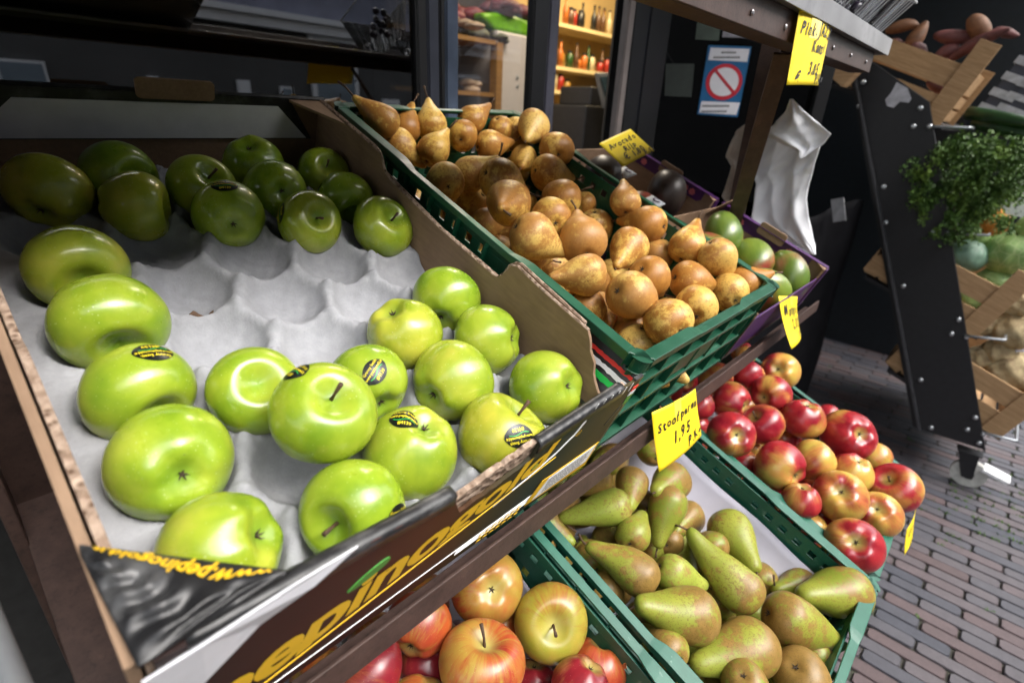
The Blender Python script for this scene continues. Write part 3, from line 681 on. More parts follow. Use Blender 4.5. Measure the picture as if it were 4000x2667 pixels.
fillers('red_apple', slope((.45, -.244, -.456)), .02, .38, .02, .57, -.105, .035, (M_RED,), 'red apples deep in the lower right crate', 'red apple deep under the others in the lower right crate', 'apple', None, None, 3)
fillers('orchard_apple', slope((-.405, -.247, -.418)), .02, .36, .02, .5, -.135, .036, (M_DARKRED, M_OLD), 'orchard apples deep in the lower left crate', 'orchard apple deep under the others in the lower left crate', 'apple', None, None, 4)
# ------------------------------------------------------------------ green plastic crates
def crate(M, label, mat, seed, W=.40, D=.60, H=.155, group='green plastic fruit crates', rw=.015):
    root = empty('plastic_crate', M, label, 'crate', group)
    def side(name, axis, pos, a0, a1, inward, out_ribs=True, mat=mat):
        """one wall: inner sheet with slots, outer beams and ribs. axis 'x': wall at x=pos running along y"""
        b = MB()
        def bx(a, c, n0, n1, z0, z1):
            n0, n1 = sorted((pos+n0*inward, pos+n1*inward))
            if axis == 'x': b.box(n0, n1, a, c, z0, z1)
            else: b.box(a, c, n0, n1, z0, z1)
        # inner sheet: bands with rows of slots between them
        rows = [(-.012, -.026, 0), (-.026, -.038, 1), (-.038, -.062, 0), (-.062, -.078, 1), (-.078, -.104, 0), (-.104, -.118, 1), (-.118, -H, 0)]
        L = a1-a0
        for z1, z0, sl in rows:
            if not sl: bx(a0, a1, .013, .016, z0, z1)
            else:
                n = int(L/.026); st = L/n
                for k in range(n):
                    solid = (k % 7 in (0,))
                    if solid: bx(a0+k*st, a0+(k+1)*st, .013, .016, z0, z1)
                    else: bx(a0+k*st, a0+k*st+st*.55, .013, .016, z0, z1)
        # outer beams
        bx(a0, a1, .0035, .013, -.052, -.046); bx(a0, a1, .003, .013, -.1, -.094); bx(a0+.002, a1-.002, .002, .013, -H, -H+.008)
        # ribs
        n = max(5, int(L/.055))
        for k in range(n+1):
            q = a0+.006+(L-.012)*k/n
            for z0, z1 in ((-.046, -.011), (-.094, -.052), (-H+.008, -.1)): bx(q-.0012, q+.0012, .0045, .013, z0, z1)
        # embossed handle plate
        m = (a0+a1)/2; bx(m-.055, m+.055, .006, .013, -.088, -.058)
        return b.obj(name, mat, root, None, False, .0006)
    side('side_wall', 'x', 0, .016, D-.016, 1); side('side_wall', 'x', W, .016, D-.016, -1)
    side('end_wall', 'y', 0, .018, W-.018, 1); side('end_wall', 'y', D, .018, W-.018, -1)
    # rim: flat flange narrowing at the hand holds, with a down-turned lip
    b = MB()
    def flange(axis, pos, inward, a0, a1):
        n = 40
        def wd(s):
            k = min(1, max(0, (abs(s-.5)-.17)/.05)); k = k*k*(3-2*k); return rw*(.62+.38*k)
        def P(a, d, z): return Vector((pos+d*inward, a, z)) if axis == 'x' else Vector((a, pos+d*inward, z))
        pr = None
        for i in range(n+1):
            s = i/n; a = a0+(a1-a0)*s; w = wd(s); o0 = rw-w if False else 0.0; dip = -.0025*(1-(w/rw-.62)/.38)
            cur = [b.b.verts.new(P(a, o0, -.011)), b.b.verts.new(P(a, o0, dip)), b.b.verts.new(P(a, w, dip)), b.b.verts.new(P(a, w, dip-.003)), b.b.verts.new(P(a, o0+.0025, dip-.003)), b.b.verts.new(P(a, o0+.0025, -.011))]
            if pr:
                for j in range(6): b._f([pr[j], cur[j], cur[(j+1) % 6], pr[(j+1) % 6]])
            else: b._f(cur)
            pr = cur
        b._f(pr[::-1])
    c = .02
    flange('x', 0, 1, c, D-c); flange('x', W, -1, c, D-c); flange('y', 0, 1, c, W-c); flange('y', D, -1, c, W-c)
    o = b.obj('rim', mat, root, None, False, .0008)
    for x, y, sx, sy in ((0, 0, 1, 1), (W, 0, -1, 1), (0, D, 1, -1), (W, D, -1, -1)):
        b = MB(); poly = []; rr = .014
        for k in range(7):
            a = PI/2*k/6; poly.append((rr-rr*math.sin(a), rr-rr*math.cos(a)))
        poly = poly[::-1]
        full = poly+[(0, .022), (.016, .022), (.022, .016), (.022, 0)]
        b.prism(full, -.016, .0006, lambda p, q, d: Vector((x+p*sx, y+q*sy, d)))
        col = poly+[(.004, .019), (.019, .019), (.019, .004)]
        b.prism([(p_*.9+.002, q_*.9+.002) for p_, q_ in col], -H, -.016, lambda p, q, d: Vector((x+p*sx, y+q*sy, d)))
        b.obj('corner_post', mat, root, None, False, .001)
    # base grid
    b = MB(); n = 14
    for k in range(n+1): b.box(.01, W-.01, .012+(D-.028)*k/n, .016+(D-.028)*k/n+.012, -H, -H+.006)
    n = 9
    for k in range(n+1): b.box(.012+(W-.028)*k/n, .016+(W-.028)*k/n+.008, .01, D-.01, -H+.0005, -H+.0075)
    b.obj('base', mat, root)
    return root
crate(slope((0, 0, 0)), 'dark green plastic crate of russet pears on the upper shelf', M_GREEN, 1)
crate(slope((.01, -.247, -.425)), 'green plastic crate of long green pears, middle of the lower shelf', M_GREEN2, 2, rw=.020)
crate(slope((.45, -.244, -.456)), 'green plastic crate of red apples at right end of the lower shelf', M_GREEN2, 3, rw=.020)
crate(slope((-.405, -.247, -.418)), 'green plastic crate of mixed apples at left end of the lower shelf', M_GREEN2, 4, rw=.020)
def liner(M, pts, label):
    "paper sheet: cross-section polyline (x,z) swept along y"
    b = MB(); n = 24; rr = random.Random(len(label))
    for th in (0,):
        prev = None
        for j in range(n+1):
            y = .022+.55*j/n; cur = [b.b.verts.new((x+.0015*math.sin(y*40+z*90), y, z+.002*math.sin(y*33+x*70))) for x, z in pts]
            if prev:
                for k in range(len(pts)-1): b._f([prev[k], prev[k+1], cur[k+1], cur[k]])
            prev = cur
    o = b.obj('paper_liner', M_LINER, None, M, True); m = o.modifiers.new('thick', 'SOLIDIFY'); m.thickness = .0008
    tag(o, label, 'paper liner', 'paper liners in the crates'); return o
liner(slope((.01, -.247, -.425)), [(.02, -.10), (.024, -.142), (.1, -.144), (.25, -.143), (.29, -.135), (.33, -.11), (.357, -.085), (.372, -.062), (.379, -.05)], 'pale lilac paper liner between green pears and the crate wall')
liner(slope((.45, -.244, -.456)), [(.02, -.09), (.024, -.142), (.1, -.144), (.35, -.143), (.378, -.12), (.381, -.08)], 'white paper liner under the red apples in the lower right crate')
liner(slope((-.405, -.247, -.418)), [(.02, -.09), (.024, -.142), (.1, -.144), (.33, -.143), (.362, -.12), (.377, -.085), (.3785, -.078)], 'white paper liner under the mixed apples in the lower left crate')

# ------------------------------------------------------------------ cardboard carton with the pulp tray
FA = slope((0, 0, 0))
ct = empty('fruit_carton', FA, 'open brown cardboard fruit carton with black and yellow print on the upper shelf', 'carton')
UL, UR, VB = -.418, -.014, .602
def wallx(name, prof, u0, u1, mats, bottom=-.163):
    poly = prof+[(prof[-1][0], bottom), (prof[0][0], bottom)]
    b = MB(); b.prism(poly, u0, u1, lambda p, q, d: Vector((d, p, q))); return b.obj(name, mats, ct, None, False, .0006)
rr = random.Random(3)
def jag(p0, p1, n, a):
    return [(p0[0]+(p1[0]-p0[0])*k/n+rr.uniform(-a, a), p0[1]+(p1[1]-p0[1])*k/n+rr.uniform(-a, a)) for k in range(1, n)]
R_in = [(VB, 0), (.452, .0), (.443, -.001), (.437, -.006), (.431, -.014), (.424, -.020), (.412, -.023), (.304, -.028), (.200, -.0265), (.192, -.0245), (.187, -.018), (.183, -.008), (.179, .0), (.172, .004), (.138, .0015), (.063, .0005)]+jag((.063, .0005), (.046, -.02), 4, .0015)+[(.046, -.02)]+jag((.046, -.02), (.025, -.047), 5, .0015)+[(.022, -.049), (.006, -.056)]
R_out = [(VB, -.001), (.462, -.001), (.452, -.003), (.445, -.008), (.438, -.017), (.43, -.022), (.304, -.030), (.196, -.028), (.190, -.020), (.186, -.006), (.178, .0035), (.172, .006), (.12, .004), (.072, .002), (.070, -.02), (.066, -.08)]
wallx('side_wall', R_in, UR-.004, UR, [M_CARD]); wallx('side_wall', R_out, UR+.0005, UR+.0045, [M_CARD])
L_in = [(VB, 0), (.42, .0), (.40, -.016), (.24, -.019), (.215, -.004), (.2, .0), (.075, .0), (.0, .0)]
wallx('side_wall', L_in, UL-.003, UL+.002, [M_FLUTE]); wallx('side_wall', [(VB, .001), (.27, -.001), (.25, .003), (.06, .002), (.0, .0)], UL-.010, UL-.0045, [M_CARD])
# pale raw edges along the board tops
b = MB()
for P, u in ((R_in, UR-.002), (R_out, UR+.0025)):
    b.tube([Vector((u, p, q+.0003)) for p, q in P[:16]], .0017, 5)
b.obj('board_edge', M_FLUTE, ct)
# back wall: black bordered, white lined
b = MB(); b.box(UL, UR+.004, VB, VB+.004, -.163, .0); b.obj('back_wall', M_CARD, ct, None, False, .0005)
b = MB(); b.prism([(-.365, -.0), (-.062, -.0), (-.026, -.056), (-.40, -.056)], VB-.0022, VB-.0002, lambda p, q, d: Vector((p, d, q))); b.obj('back_flap', M_BLACKPRINT, ct)
b = MB(); b.prism([(-.352, -.0115), (-.078, -.0100), (-.034, -.0545), (-.394, -.0545)], VB-.0032, VB-.0024, lambda p, q, d: Vector((p, d, q)))
b.obj('white_panel', M_WHITEPRINT, ct)
b = MB(); b.tube([Vector((UL, VB+.001, .001)), Vector((UR+.004, VB+.001, .001))], .003, 8); b.obj('black_fold', M_BLACKPRINT, ct)
b = MB(); n = 8; poly = []
for cx_, cz_, a0 in ((-.166, .013, 0), (-.238, .013, 1), (-.238, -.0005, 2), (-.166, -.0005, 3)):
    for k in range(n+1):
        a = (a0+k/n)*PI/2; poly.append((cx_+.006*math.cos(a), cz_+.005*math.sin(a)))
b.prism(poly, VB-.007, VB-.0035, lambda p, q, d: Vector((p, d, q))); b.obj('handle_flap', M_CARD, ct, None, False, .0005)
# gussets in the back corners
b = MB(); b.prism([(UR-.004, VB), (UR-.004, VB-.075), (UR-.05, VB)], -.004, -.0005, lambda p, q, d: Vector((p, q, d))); b.obj('corner_gusset', M_CARD, ct)
b = MB(); b.prism([(UL+.002, VB), (UL+.045, VB), (UL+.002, VB-.05)], -.003, .0005, lambda p, q, d: Vector((p, q, d))); b.obj('corner_gusset', M_CARD, ct)
# front wall: printed ply outside, raw ply inside, torn in the middle
F_top = [(UL, -.001), (-.30, -.015), (-.240, -.023), (-.234, -.036), (-.224, -.057)]+jag((-.224, -.057), (-.152, -.046), 12, .0014)+[(-.150, -.042), (-.1465, -.026), (-.10, -.021), (-.04, -.016), (.000, -.014)]
b = MB(); b.prism(F_top+[(.000, -.163), (UL, -.163)], 0, -.0035, lambda p, q, d: Vector((p, d, q))); b.obj('front_wall', M_FRONT, ct, None, False, .0004)
I_top = [(UL, -.004), (-.240, -.025), (-.234, -.040)]+jag((-.234, -.040), (-.163, -.029), 14, .002)+[(-.160, -.027), (-.02, -.017)]
b = MB(); b.prism(I_top+[(-.02, -.163), (UL, -.163)], .0005, .0055, lambda p, q, d: Vector((p, d, q))); b.obj('inner_front_wall', M_FLUTE, ct, None, False, .0004)
for a, c in (((-.405, -.006), (-.2375, -.0265)), ((-.1475, -.0285), (-.028, -.0185))):
    b = MB(); b.grid(30, 8, lambda u, v: Vector((a[0]+(c[0]-a[0])*u, .0012+.0058*math.cos(v*PI*1.0), a[1]+(c[1]-a[1])*u+.0016+.0035*math.sin(v*PI)-.009*(v > .99)-.008*(v < .01)+.0004*math.sin(u*60))))
    o = b.obj('folded_top_edge', M_BLACKPRINT, ct, None, True); m = o.modifiers.new('t', 'SOLIDIFY'); m.thickness = .0008
# white rule lines, logo, leaf
b = MB()
b.prism([(-.415, -.1505), (-.10, -.1355), (.003, -.131), (.003, -.1302), (-.10, -.1347), (-.415, -.1493)], -.0036, -.0042, lambda p, q, d: Vector((p, d, q)))
for k in range(4): b.prism([(-.20, -.1435-k*.0022), (.003, -.1345-k*.0036), (.003, -.1342-k*.0036), (-.20, -.1432-k*.0022)], -.0036, -.0040, lambda p, q, d: Vector((p, d, q)))
P = [(-.140-.010*(1-math.cos(t*.3))*3, -.063-.0022*t) for t in range(0)]
sw = [(-.081, -.028), (-.079, -.034), (-.086, -.050), (-.105, -.066), (-.135, -.080), (-.175, -.093)]; sw2 = [(x-.0035+.0008*i, z+.0035-.0004*i) for i, (x, z) in enumerate(sw)]
b.prism(sw+sw2[::-1], -.0036, -.0042, lambda p, q, d: Vector((p, d, q)))
for k in range(6): b.box(-.075+k*.012, -.0735+k*.012, -.0040, -.0036, -.020-.001*k, -.0125-.0003*k)
b.obj('white_print', M_WPRINT, ct)
tm = text_mesh('pepinogold', .050, M_YPRINT, .18, .0016, 0, 'LEFT', .98, 4)
bb = bmesh.new(); bb.from_mesh(tm); bmesh.ops.triangulate(bb, faces=bb.faces); xs = [v.co.x for v in bb.verts]; x0, x1 = min(xs), max(xs)
os_ = [v.co.y for v in bb.verts if v.co.x > x0+(x1-x0)*.5]; oe = [v.co.y for v in bb.verts if (x1-x0)*.13 < v.co.x-x0 < (x1-x0)*.19]; yb, yx = min(oe), max(oe)
for v in bb.verts:
    s_ = (v.co.x-x0)/(x1-x0); yn = (v.co.y-yb)/(yx-yb); xh = .041*(1-s_)+.023*s_; yn = yn*.18 if yn < 0 else yn
    s2 = s_; u = -.412+.299*s2; v.co = Vector((u, -.0040, -.1425+(u+.412)*.2295+.005*(1-s_)+.004+yn*xh))
bb.to_mesh(tm); bb.free()
b = MB(); b.prism([(-.415, -.1450), (-.101, -.0745), (-.1005, -.0727), (-.415, -.1422)], -.0036, -.0042, lambda p, q, d: Vector((p, d, q)))
um = b.mesh('u', M_YPRINT); rg = text_mesh('®', .012, M_YPRINT, 0, 0, 0)
link('logo_lettering', join_meshes([(tm, Matrix.Identity(4), 0), (um, Matrix.Identity(4), 0), (rg, Matrix.Translation((-.079, -.004, -.052)) @ Matrix.Rotation(PI/2, 4, 'X'), 0)], 'logo_lettering', [M_YPRINT]), ct)
b = MB(); poly = []
for k in range(20):
    a = k*2*PI/20; ca, sa = math.cos(a), math.sin(a); x = .0165*ca; z = .0055*sa*(1+.25*ca); t = math.radians(24)
    poly.append((-.3015+x*math.cos(t)-z*math.sin(t), -.0615+x*math.sin(t)+z*math.cos(t)))
b.prism(poly, -.0036, -.0045, lambda p, q, d: Vector((p, d, q))); b.obj('leaf_print', M_GPRINT, ct)
# paper label on the front
b = MB(); b.prism([(-.100, -.112), (-.003, -.112), (.001, -.158), (-.108, -.150)], -.0044, -.0048, lambda p, q, d: Vector((p, d, q)))
lb = b.obj('paper_label', M_YPRINT, ct)
b = MB(); b.prism([(-.088, -.116), (-.008, -.114), (-.006, -.146), (-.098, -.147)], -.0049, -.0052, lambda p, q, d: Vector((p, d, q))); b.obj('label_field', M_WPRINT, lb)
b = MB()
for i in range(7):
    x = -.086
    while x < -.02:
        w = rr.uniform(.002, .008); b.box(x, x+w, -.0055, -.0053, -.120-i*.0036-.0007, -.120-i*.0036); x += w+.0015
b.obj('label_print', M_INK, lb)
b = MB()
for i in range(3):
    for k in range(7): b.box(-.172+k*.0085, -.1665+k*.0085, -.0046, -.0042, -.143-i*.0065, -.1415-i*.0065) ; b.box(-.172+k*.0085, -.1705+k*.0085, -.0046, -.0042, -.1455-i*.006, -.1415-i*.006)
b.obj('small_print', M_YPRINT, ct)
# torn outer flap at the front right corner with tricolour stripes
b = MB(); b.prism([(.068, -.013), (.003, -.010), (-.004, -.03), (-.004, -.075), (.05, -.075)], .0095, .0115, lambda p, q, d: Vector((d+(q+.01)*.45, p, q))); fl = b.obj('printed_flap', M_BLACKPRINT, ct)
def stripe(z, mat, w=.0022):
    b = MB(); n = 16; top = []; bot = []
    for k in range(n+1):
        p = .062-.060*k/n; top.append((p, z+w/2+rr.uniform(-.0005, .0005))); bot.append((p, z-w/2+rr.uniform(-.0007, .0007)))
    b.prism(top+bot[::-1], .0088, .0094, lambda p, q, d: Vector((d+(q+.01)*.45, p, q))); b.obj('stripe', mat, fl)
stripe(-.024, M_RPRINT, .0035); stripe(-.0325, M_WPRINT, .0045); stripe(-.042, plain('bright_green_print', (.01, .40, .06), .5), .006)
b = MB(); b.box(UR+.0046, .0052, -.0034, .0005, -.163, -.012); b.obj('front_corner', M_BLACKPRINT, ct)
for z0, z1, m in ((-.03, -.024, M_RPRINT), (-.037, -.031, M_WPRINT), (-.050, -.038, M_GPRINT)):
    b = MB(); b.box(-.006, .0045, -.0041, -.0035, z0, z1); b.obj('stripe', m, fl)
# crumpled black flap at the front left corner
G1, G2, G3, G4 = Vector((-.4265, .064, .004)), Vector((-.356, .0005, .0022)), Vector((-.4235, -.004, .004)), Vector((-.390, -.0055, -.006))
def flapf(u, v):
    top = G1.lerp(G2, u); bot = Vector((-.427, .03, .003)).lerp(G3, u*.9) if u < .6 else Vector((-.4239, -.0008, .0035)).lerp(G2, (u-.6)/.4)
    bot = Vector((-.4275, .058, .0035)).lerp(G3, min(1, u/.72)) if u < .72 else G3.lerp(G2, (u-.72)/.28)
    p = top.lerp(bot, v); k = v*(1-v)*4*min(1, u*4)*min(1, (1-u)*5)
    g = min(1, max(0, (v-.26)/.3)); p.z += k*(g*(.0019*math.sin(u*42+v*5+1.3*math.sin(v*9))+.0006*math.sin(u*19-v*17+1))+.004)
    return p
b = MB(); b.grid(60, 24, flapf); cf = b.obj('crumpled_flap', M_BLACKPRINT, ct, None, True); m = cf.modifiers.new('t', 'SOLIDIFY'); m.thickness = .0012
tm = text_mesh('www.pepinogold.it', .0085, M_YPRINT, 0, .0002, 0, 'CENTER', 1.0, 2)
bb = bmesh.new(); bb.from_mesh(tm); bmesh.ops.triangulate(bb, faces=bb.faces); xs = [v.co.x for v in bb.verts]; x0, x1 = min(xs), max(xs)
for v in bb.verts:
    u = .93-(v.co.x-x0)/(x1-x0)*.86; vv = .045+(v.co.y+.004)/.008*.27; q = flapf(min(1, u), vv); v.co = q+Vector((0, 0, .0014))
bb.to_mesh(tm); bb.free(); link('flap_lettering', tm, cf)
b = MB(); tp = [(-.356, -.003), (-.318, -.0065), (-.345, -.018), (-.372, -.032), (-.400, -.055), (-.416, -.078), (-.4235, -.088), (-.424, -.012), (-.40, -.008)]
b.prism(tp, -.0040, -.0052, lambda p, q, d: Vector((p, d-.0015*math.sin(p*140), q))); b.obj('torn_white_ply', M_WHITEPRINT, ct)
# base of the carton
b = MB(); b.box(UL, UR, 0.001, VB, -.163, -.159); b.obj('base', M_CARD, ct)

# pulp tray
cols = [(-.365, .066), (-.286, .030), (-.2075, .066), (-.1305, .030), (-.0525, .066)]
cups = [(u, v0+.078*k) for u, v0 in cols for k in range(-1, 8)]
def tray(u, v):
    x = UL+.003+(UR-.004-UL-.0035)*u; y = .007+.592*v
    ds = sorted(math.hypot(x-a, (y-c)) for a, c in cups)[:3]
    d = max(0, ds[0]-.0015); z = -.112 + .042 - math.sqrt(max(1e-9, .042**2-min(d, .0400)**2)) + .011*max(0, 1-(ds[2]-ds[0])/.013)**1.3
    # blunt crests where three cups meet
    z = min(z, -.0690+.002*math.sin(x*90)*math.sin(y*70))
    e = min(x-UL, UR-x)
    if y > .55: z = min(z, -.08)
    k = max(0, 1-(min(ds[1]-ds[0], .004))/.004); z -= k*.0010
    z += .0005*math.sin(x*410+y*120)*math.sin(y*380)
    return Vector((x, y, z))
b = MB(); b.grid(150, 220, tray); tr = b.obj('pulp_tray', M_PULP, None, FA, True); m = tr.modifiers.new('t', 'SOLIDIFY'); m.thickness = .002; m.offset = -1
tag(tr, 'grey moulded pulp tray with empty cups inside the cardboard carton', 'fruit tray')
LX, LY = -.285, .319
# dry leaf scrap
b = MB(); b.grid(12, 6, lambda u, v: Vector((LX+(u-.5)*.026, LY+(v-.5)*.009*math.sin(u*PI)*(1+.3*math.sin(u*20)), -.1015+.003*math.sin(u*7)+.0025*math.sin(v*5+u*9))))
o = b.obj('dry_leaf', plain('dry_leaf_brown', (.10, .055, .03), .8, 0, .4, 300), None, FA, True); o.modifiers.new('t', 'SOLIDIFY').thickness = .0006; tag(o, 'small curled brown leaf scrap lying in an empty tray cup', 'leaf')

# ------------------------------------------------------------------ mango cartons
def mango_carton(v0, v1, label, torn=False):
    r_ = empty('fruit_carton', slope((.424, 0, 0)), label, 'carton', 'purple cardboard mango cartons'); W = .388; h = -.056; bt = -.158
    b = MB(); b.prism([(v0, h), (v1, h), (v1, bt), (v0, bt)], W-.003, W, lambda p, q, d: Vector((d, p, q))); b.prism([(v0, h-.01), (v1, h-.01), (v1, bt), (v0, bt)], 0, .003, lambda p, q, d: Vector((d, p, q)))
    b.box(.003, W-.003, v1-.003, v1, bt, h-.008); b.box(.003, W-.003, v0, v1-.003, bt, bt+.003); b.obj('wall', M_CARD, r_)
    b = MB(); b.box(.0, W, v0-.0, v0+.003, bt, h-.022); b.box(W-.02, W, v0-.003, v0-.0004, bt, h); b.obj('front_wall', M_PURPLE, r_, None, False, .0005)
    b = MB(); b.prism([(v0+.035, h+.001), (v1-.004, h+.001), (v1-.004, h-.026), (v0+.045, h-.028), (v0+.035, h-.02)], W-.0045, W-.0031, lambda p, q, d: Vector((d, p, q)))
    b.box(W-.012, W+.004, v0+.0, v1, h+.0005, h+.0025); fp = b.obj('purple_flap', M_PURPLE, r_, None, False, .0004)
    b = MB(); m_ = (v0+v1)/2; poly = []
    for cx_, cz_, a0 in ((m_+.026, h+.008, 0), (m_-.026, h+.008, 1), (m_-.026, h-.007, 2), (m_+.026, h-.007, 3)):
        for k in range(6):
            a = (a0+k/5)*PI/2; poly.append((cx_+.006*math.cos(a), cz_+.006*math.sin(a)))
    b.prism(poly, W-.010, W-.0055, lambda p, q, d: Vector((d, p, q))); b.obj('handle_flap', M_CARD, r_)
    for v in (v0+.065, m_-.052+.01*0, v1-.06, v1-.025)[:4]:
        b = MB(); pl = []
        for k in range(14):
            a = k*2*PI/14; q = .0095 if k % 2 else .0075; pl.append((v+q*math.cos(a), h-.0145+q*.9*math.sin(a)))
        b.prism(pl, W-.0052, W-.0047, lambda p, q, d: Vector((d, p, q))); b.obj('pink_emblem', M_PINK, fp)
    b = MB(); b.prism([(v0, h), (v0+.004, h), (v0+.004, bt), (v0, bt)], W-.028, W-.003, lambda p, q, d: Vector((d, p, q))); b.prism([(W-.03, v0), (W, v0), (W, v0+.035)], h-.001, h+.001, lambda p, q, d: Vector((p, q, d)))
    b.obj('corner_gusset', M_CARD, r_); return r_
mango_carton(.005, .272, 'purple and brown cardboard carton of mangoes beside the russet pears'); mango_carton(.285, .56, 'purple cardboard carton behind the mango carton, darker fruit inside')
b = MB(); b.prism([(0, 0), (.075, .0), (.06, .05), (.03, .045)], 0, .002, lambda p, q, d: Vector((.73+p, .27+d+q*-.6, -.075+q))); o = b.obj('cardboard_flap', M_CARD, None, slope()); tag(o, 'folded brown cardboard flap between the two purple cartons', 'flap')
def mango(mat, u, v, w, r, ax, label, name='mango', cat='mango', Ln=1.25, nn=1):
    b = MB(); sd = random.Random(nn); p0 = sd.uniform(0, 6)
    def f(a, c):
        th = a*2*PI; p = c*PI; k = 1+.1*math.cos(p)*math.cos(th+p0)
        return Vector((math.sin(p)*math.cos(th)*r*k, math.sin(p)*math.sin(th)*r*.88*k, math.cos(p)*r*Ln*(1+.04*math.sin(th))))
    b.grid(28, 20, f, True); q = slope() @ Vector((u, v, w))
    o = b.obj(name, mat, None, Matrix.Translation(q) @ quat(ax, nn).to_matrix().to_4x4(), True); tag(o, label, cat); return o
M_MANG = m_redapple('mango_skin', (.20, .03, .02), (.34, .07, .04), (.10, .17, .02), (.19, .25, .03), .1, .43, .35)
M_MANG2 = m_redapple('green_mango_skin', (.32, .10, .06), (.36, .14, .08), (.07, .13, .015), (.14, .20, .03), .1, .36, .33)
M_DFRUIT = plain('dark_brown_fruit_skin', (.030, .020, .016), .4, 0, .4, 60, .2)
mango(M_MANG2, .755, .052, -.095, .043, (.2, .5, .8), 'green mango standing in the front right corner of the purple carton', nn=1)
mango(M_MANG, .72, .125, -.095, .042, (.7, .5, .3), 'green mango with pink blush, middle of the purple carton', nn=2)
mango(M_MANG2, .715, .205, -.082, .043, (.6, .4, .5), 'dark green mango beside the cardboard flap', nn=3)
mango(M_MANG, .62, .19, -.10, .042, (-.6, .7, .2), 'dark red mango lying against the green crate', nn=4)
mango(M_MANG, .64, .05, -.105, .042, (-.6, .3, .5), 'yellow red mango under torn wrapping at the carton front', nn=5)
mango(M_MANG, .60, .345, -.10, .040, (0, .6, .8), 'red and yellow mango with purple sticker in the rear carton', nn=6)
mango(M_DFRUIT, .70, .36, -.075, .050, (.3, .3, .8), 'large dark brown fruit beside the rear carton wall', 'dark_fruit', 'fruit', 1.1, 7)
mango(M_DFRUIT, .58, .46, -.085, .048, (.3, .3, .8), 'dark brown fruit with white sticker under the yellow card', 'dark_fruit', 'fruit', 1.1, 8)
for (u, v, w, nm) in ((.578, .325, -.062, 'white and purple sticker slip on the red and yellow mango'), (.60, .425, -.05, 'white and purple sticker slip on the dark brown fruit')):
    b = MB(); b.grid(6, 6, lambda a, c: Vector((u+(a-.5)*.034, v+(c-.5)*.036, w+.006*(1-(a-.5)**2*4)*(1-(c-.5)**2*4)+.008*(a-.5)))); o = b.obj('label_slip', plain('label_slip_paper', (.55, .58, .62), .5), None, slope(), True); o.modifiers.new('t', 'SOLIDIFY').thickness = .0006; tag(o, nm, 'label')
    b = MB()
    b.tube([Vector((u+.009*math.cos(k*.6), v-.004+.007*math.sin(k*.6), w+.0065)) for k in range(9)], .0013, 5); b.obj('purple_mark', M_PURPLE, o)
# red net of dark grapes glimpsed in the gap of the russet pear crate
bd = NT('dark_grape'); bd.col((.015, .008, .02)).setp(rough=.3)
for k in range(16):
    b = MB(); b.blob((0, 0, 0), .0105, .0105, .0115, 10, 8); rr2 = random.Random(50+k)
    o = b.obj('dark_grape', bd.m, None, slope() @ Matrix.Translation((.30+.075*rr2.random(), .27+.14*rr2.random(), -.135+.012*rr2.random())), True); tag(o, 'small dark grape lying at the bottom of the russet pear crate', 'grape', 'dark grapes in the gap of the pear crate')
def px(x, y, axis, val, M=None):
    "place of a photographed point on a real surface (axis = val, in the frame M)"
    f = 2030.849; d = X*((x-2000)/f) + (-Y)*((y-1333.5)/f) + (-Z)*1.0
    o = CP.copy()
    if M is not None: Mi = M.inverted(); d = Mi.to_3x3() @ d; o = Mi @ o
    if axis == 'xy': t = (val-o.x-o.y)/(d.x+d.y)
    else: t = (val-o[axis])/d[axis]
    return o+d*t
# ------------------------------------------------------------------ the market rack
rk = empty('market_rack', Matrix.Identity(4), 'brown steel market rack carrying sloping shelves of fruit in front of the shop', 'rack')
SL = slope()
def on_s(M, f): return lambda *a: M @ f(*a)
b = MB(); b.box(-.452, .90, .040, .0435, -.172, -.1465); b.box(-.452, .90, .0435, .066, -.172, -.168); b.obj('front_rail', M_RUST, rk, None, False, .0008)
b = MB(); b.box(-.452, -.419, -.02, .66, -.1685, -.1655, SL); b.box(-.452, -.4495, -.02, .66, -.20, -.1685, SL); b.obj('side_rail', M_RUST, rk, None, False, .0008)
b = MB(); b.box(-.445, .89, .008, .66, -.176, -.1695, SL); b.obj('shelf_board', plain('dark_shelf_board', (.03, .025, .022), .7), rk)
SL2 = slope((0, -.247, -.425))
b = MB(); b.box(-.452, .90, -.020, -.012, -.225, -.185, SL2); b.obj('front_rail', M_RUST, rk); b = MB(); b.box(-.445, .89, -.01, .62, -.21, -.195, SL2); b.obj('shelf_board', bpy.data.materials['dark_shelf_board'], rk)
for xx in (-.455, .855):
    b = MB(); b.box(xx-.004, xx+.004, .235, .275, -1.25, 1.0); b.box(xx-.004, xx+.036, .271, .275, -1.25, 1.0); b.obj('post', M_RUST, rk, None, False, .001)
b = MB(); b.box(-1.4, 1.035, .100, .104, .333, .372); b.box(-1.4, 1.035, .104, .14, .333, .336); b.obj('top_rail', M_RUST, rk, None, False, .001)
b = MB(); b.box(-1.4, 1.098, .086, .089, .371, .402); b.box(-1.4, 1.098, .089, .22, .3725, .3755)
for k in range(18): b.blob((-1.2+.128*k, .0985, .349), .004, .002, .004, 8, 5)
b.obj('galvanised_tray', M_GALV, rk, None, False, .001)
SL0 = slope((0, .12, .36))
b = MB(); b.box(-1.4, .12, .02, .36, -.004, .004, SL0); b.obj('top_shelf_board', bpy.data.materials['dark_shelf_board'], rk)
b = MB(); b.bar((.845, .26, -.10), (.60, .14, .33), .03, .008); b.obj('brace', M_RUST, rk)
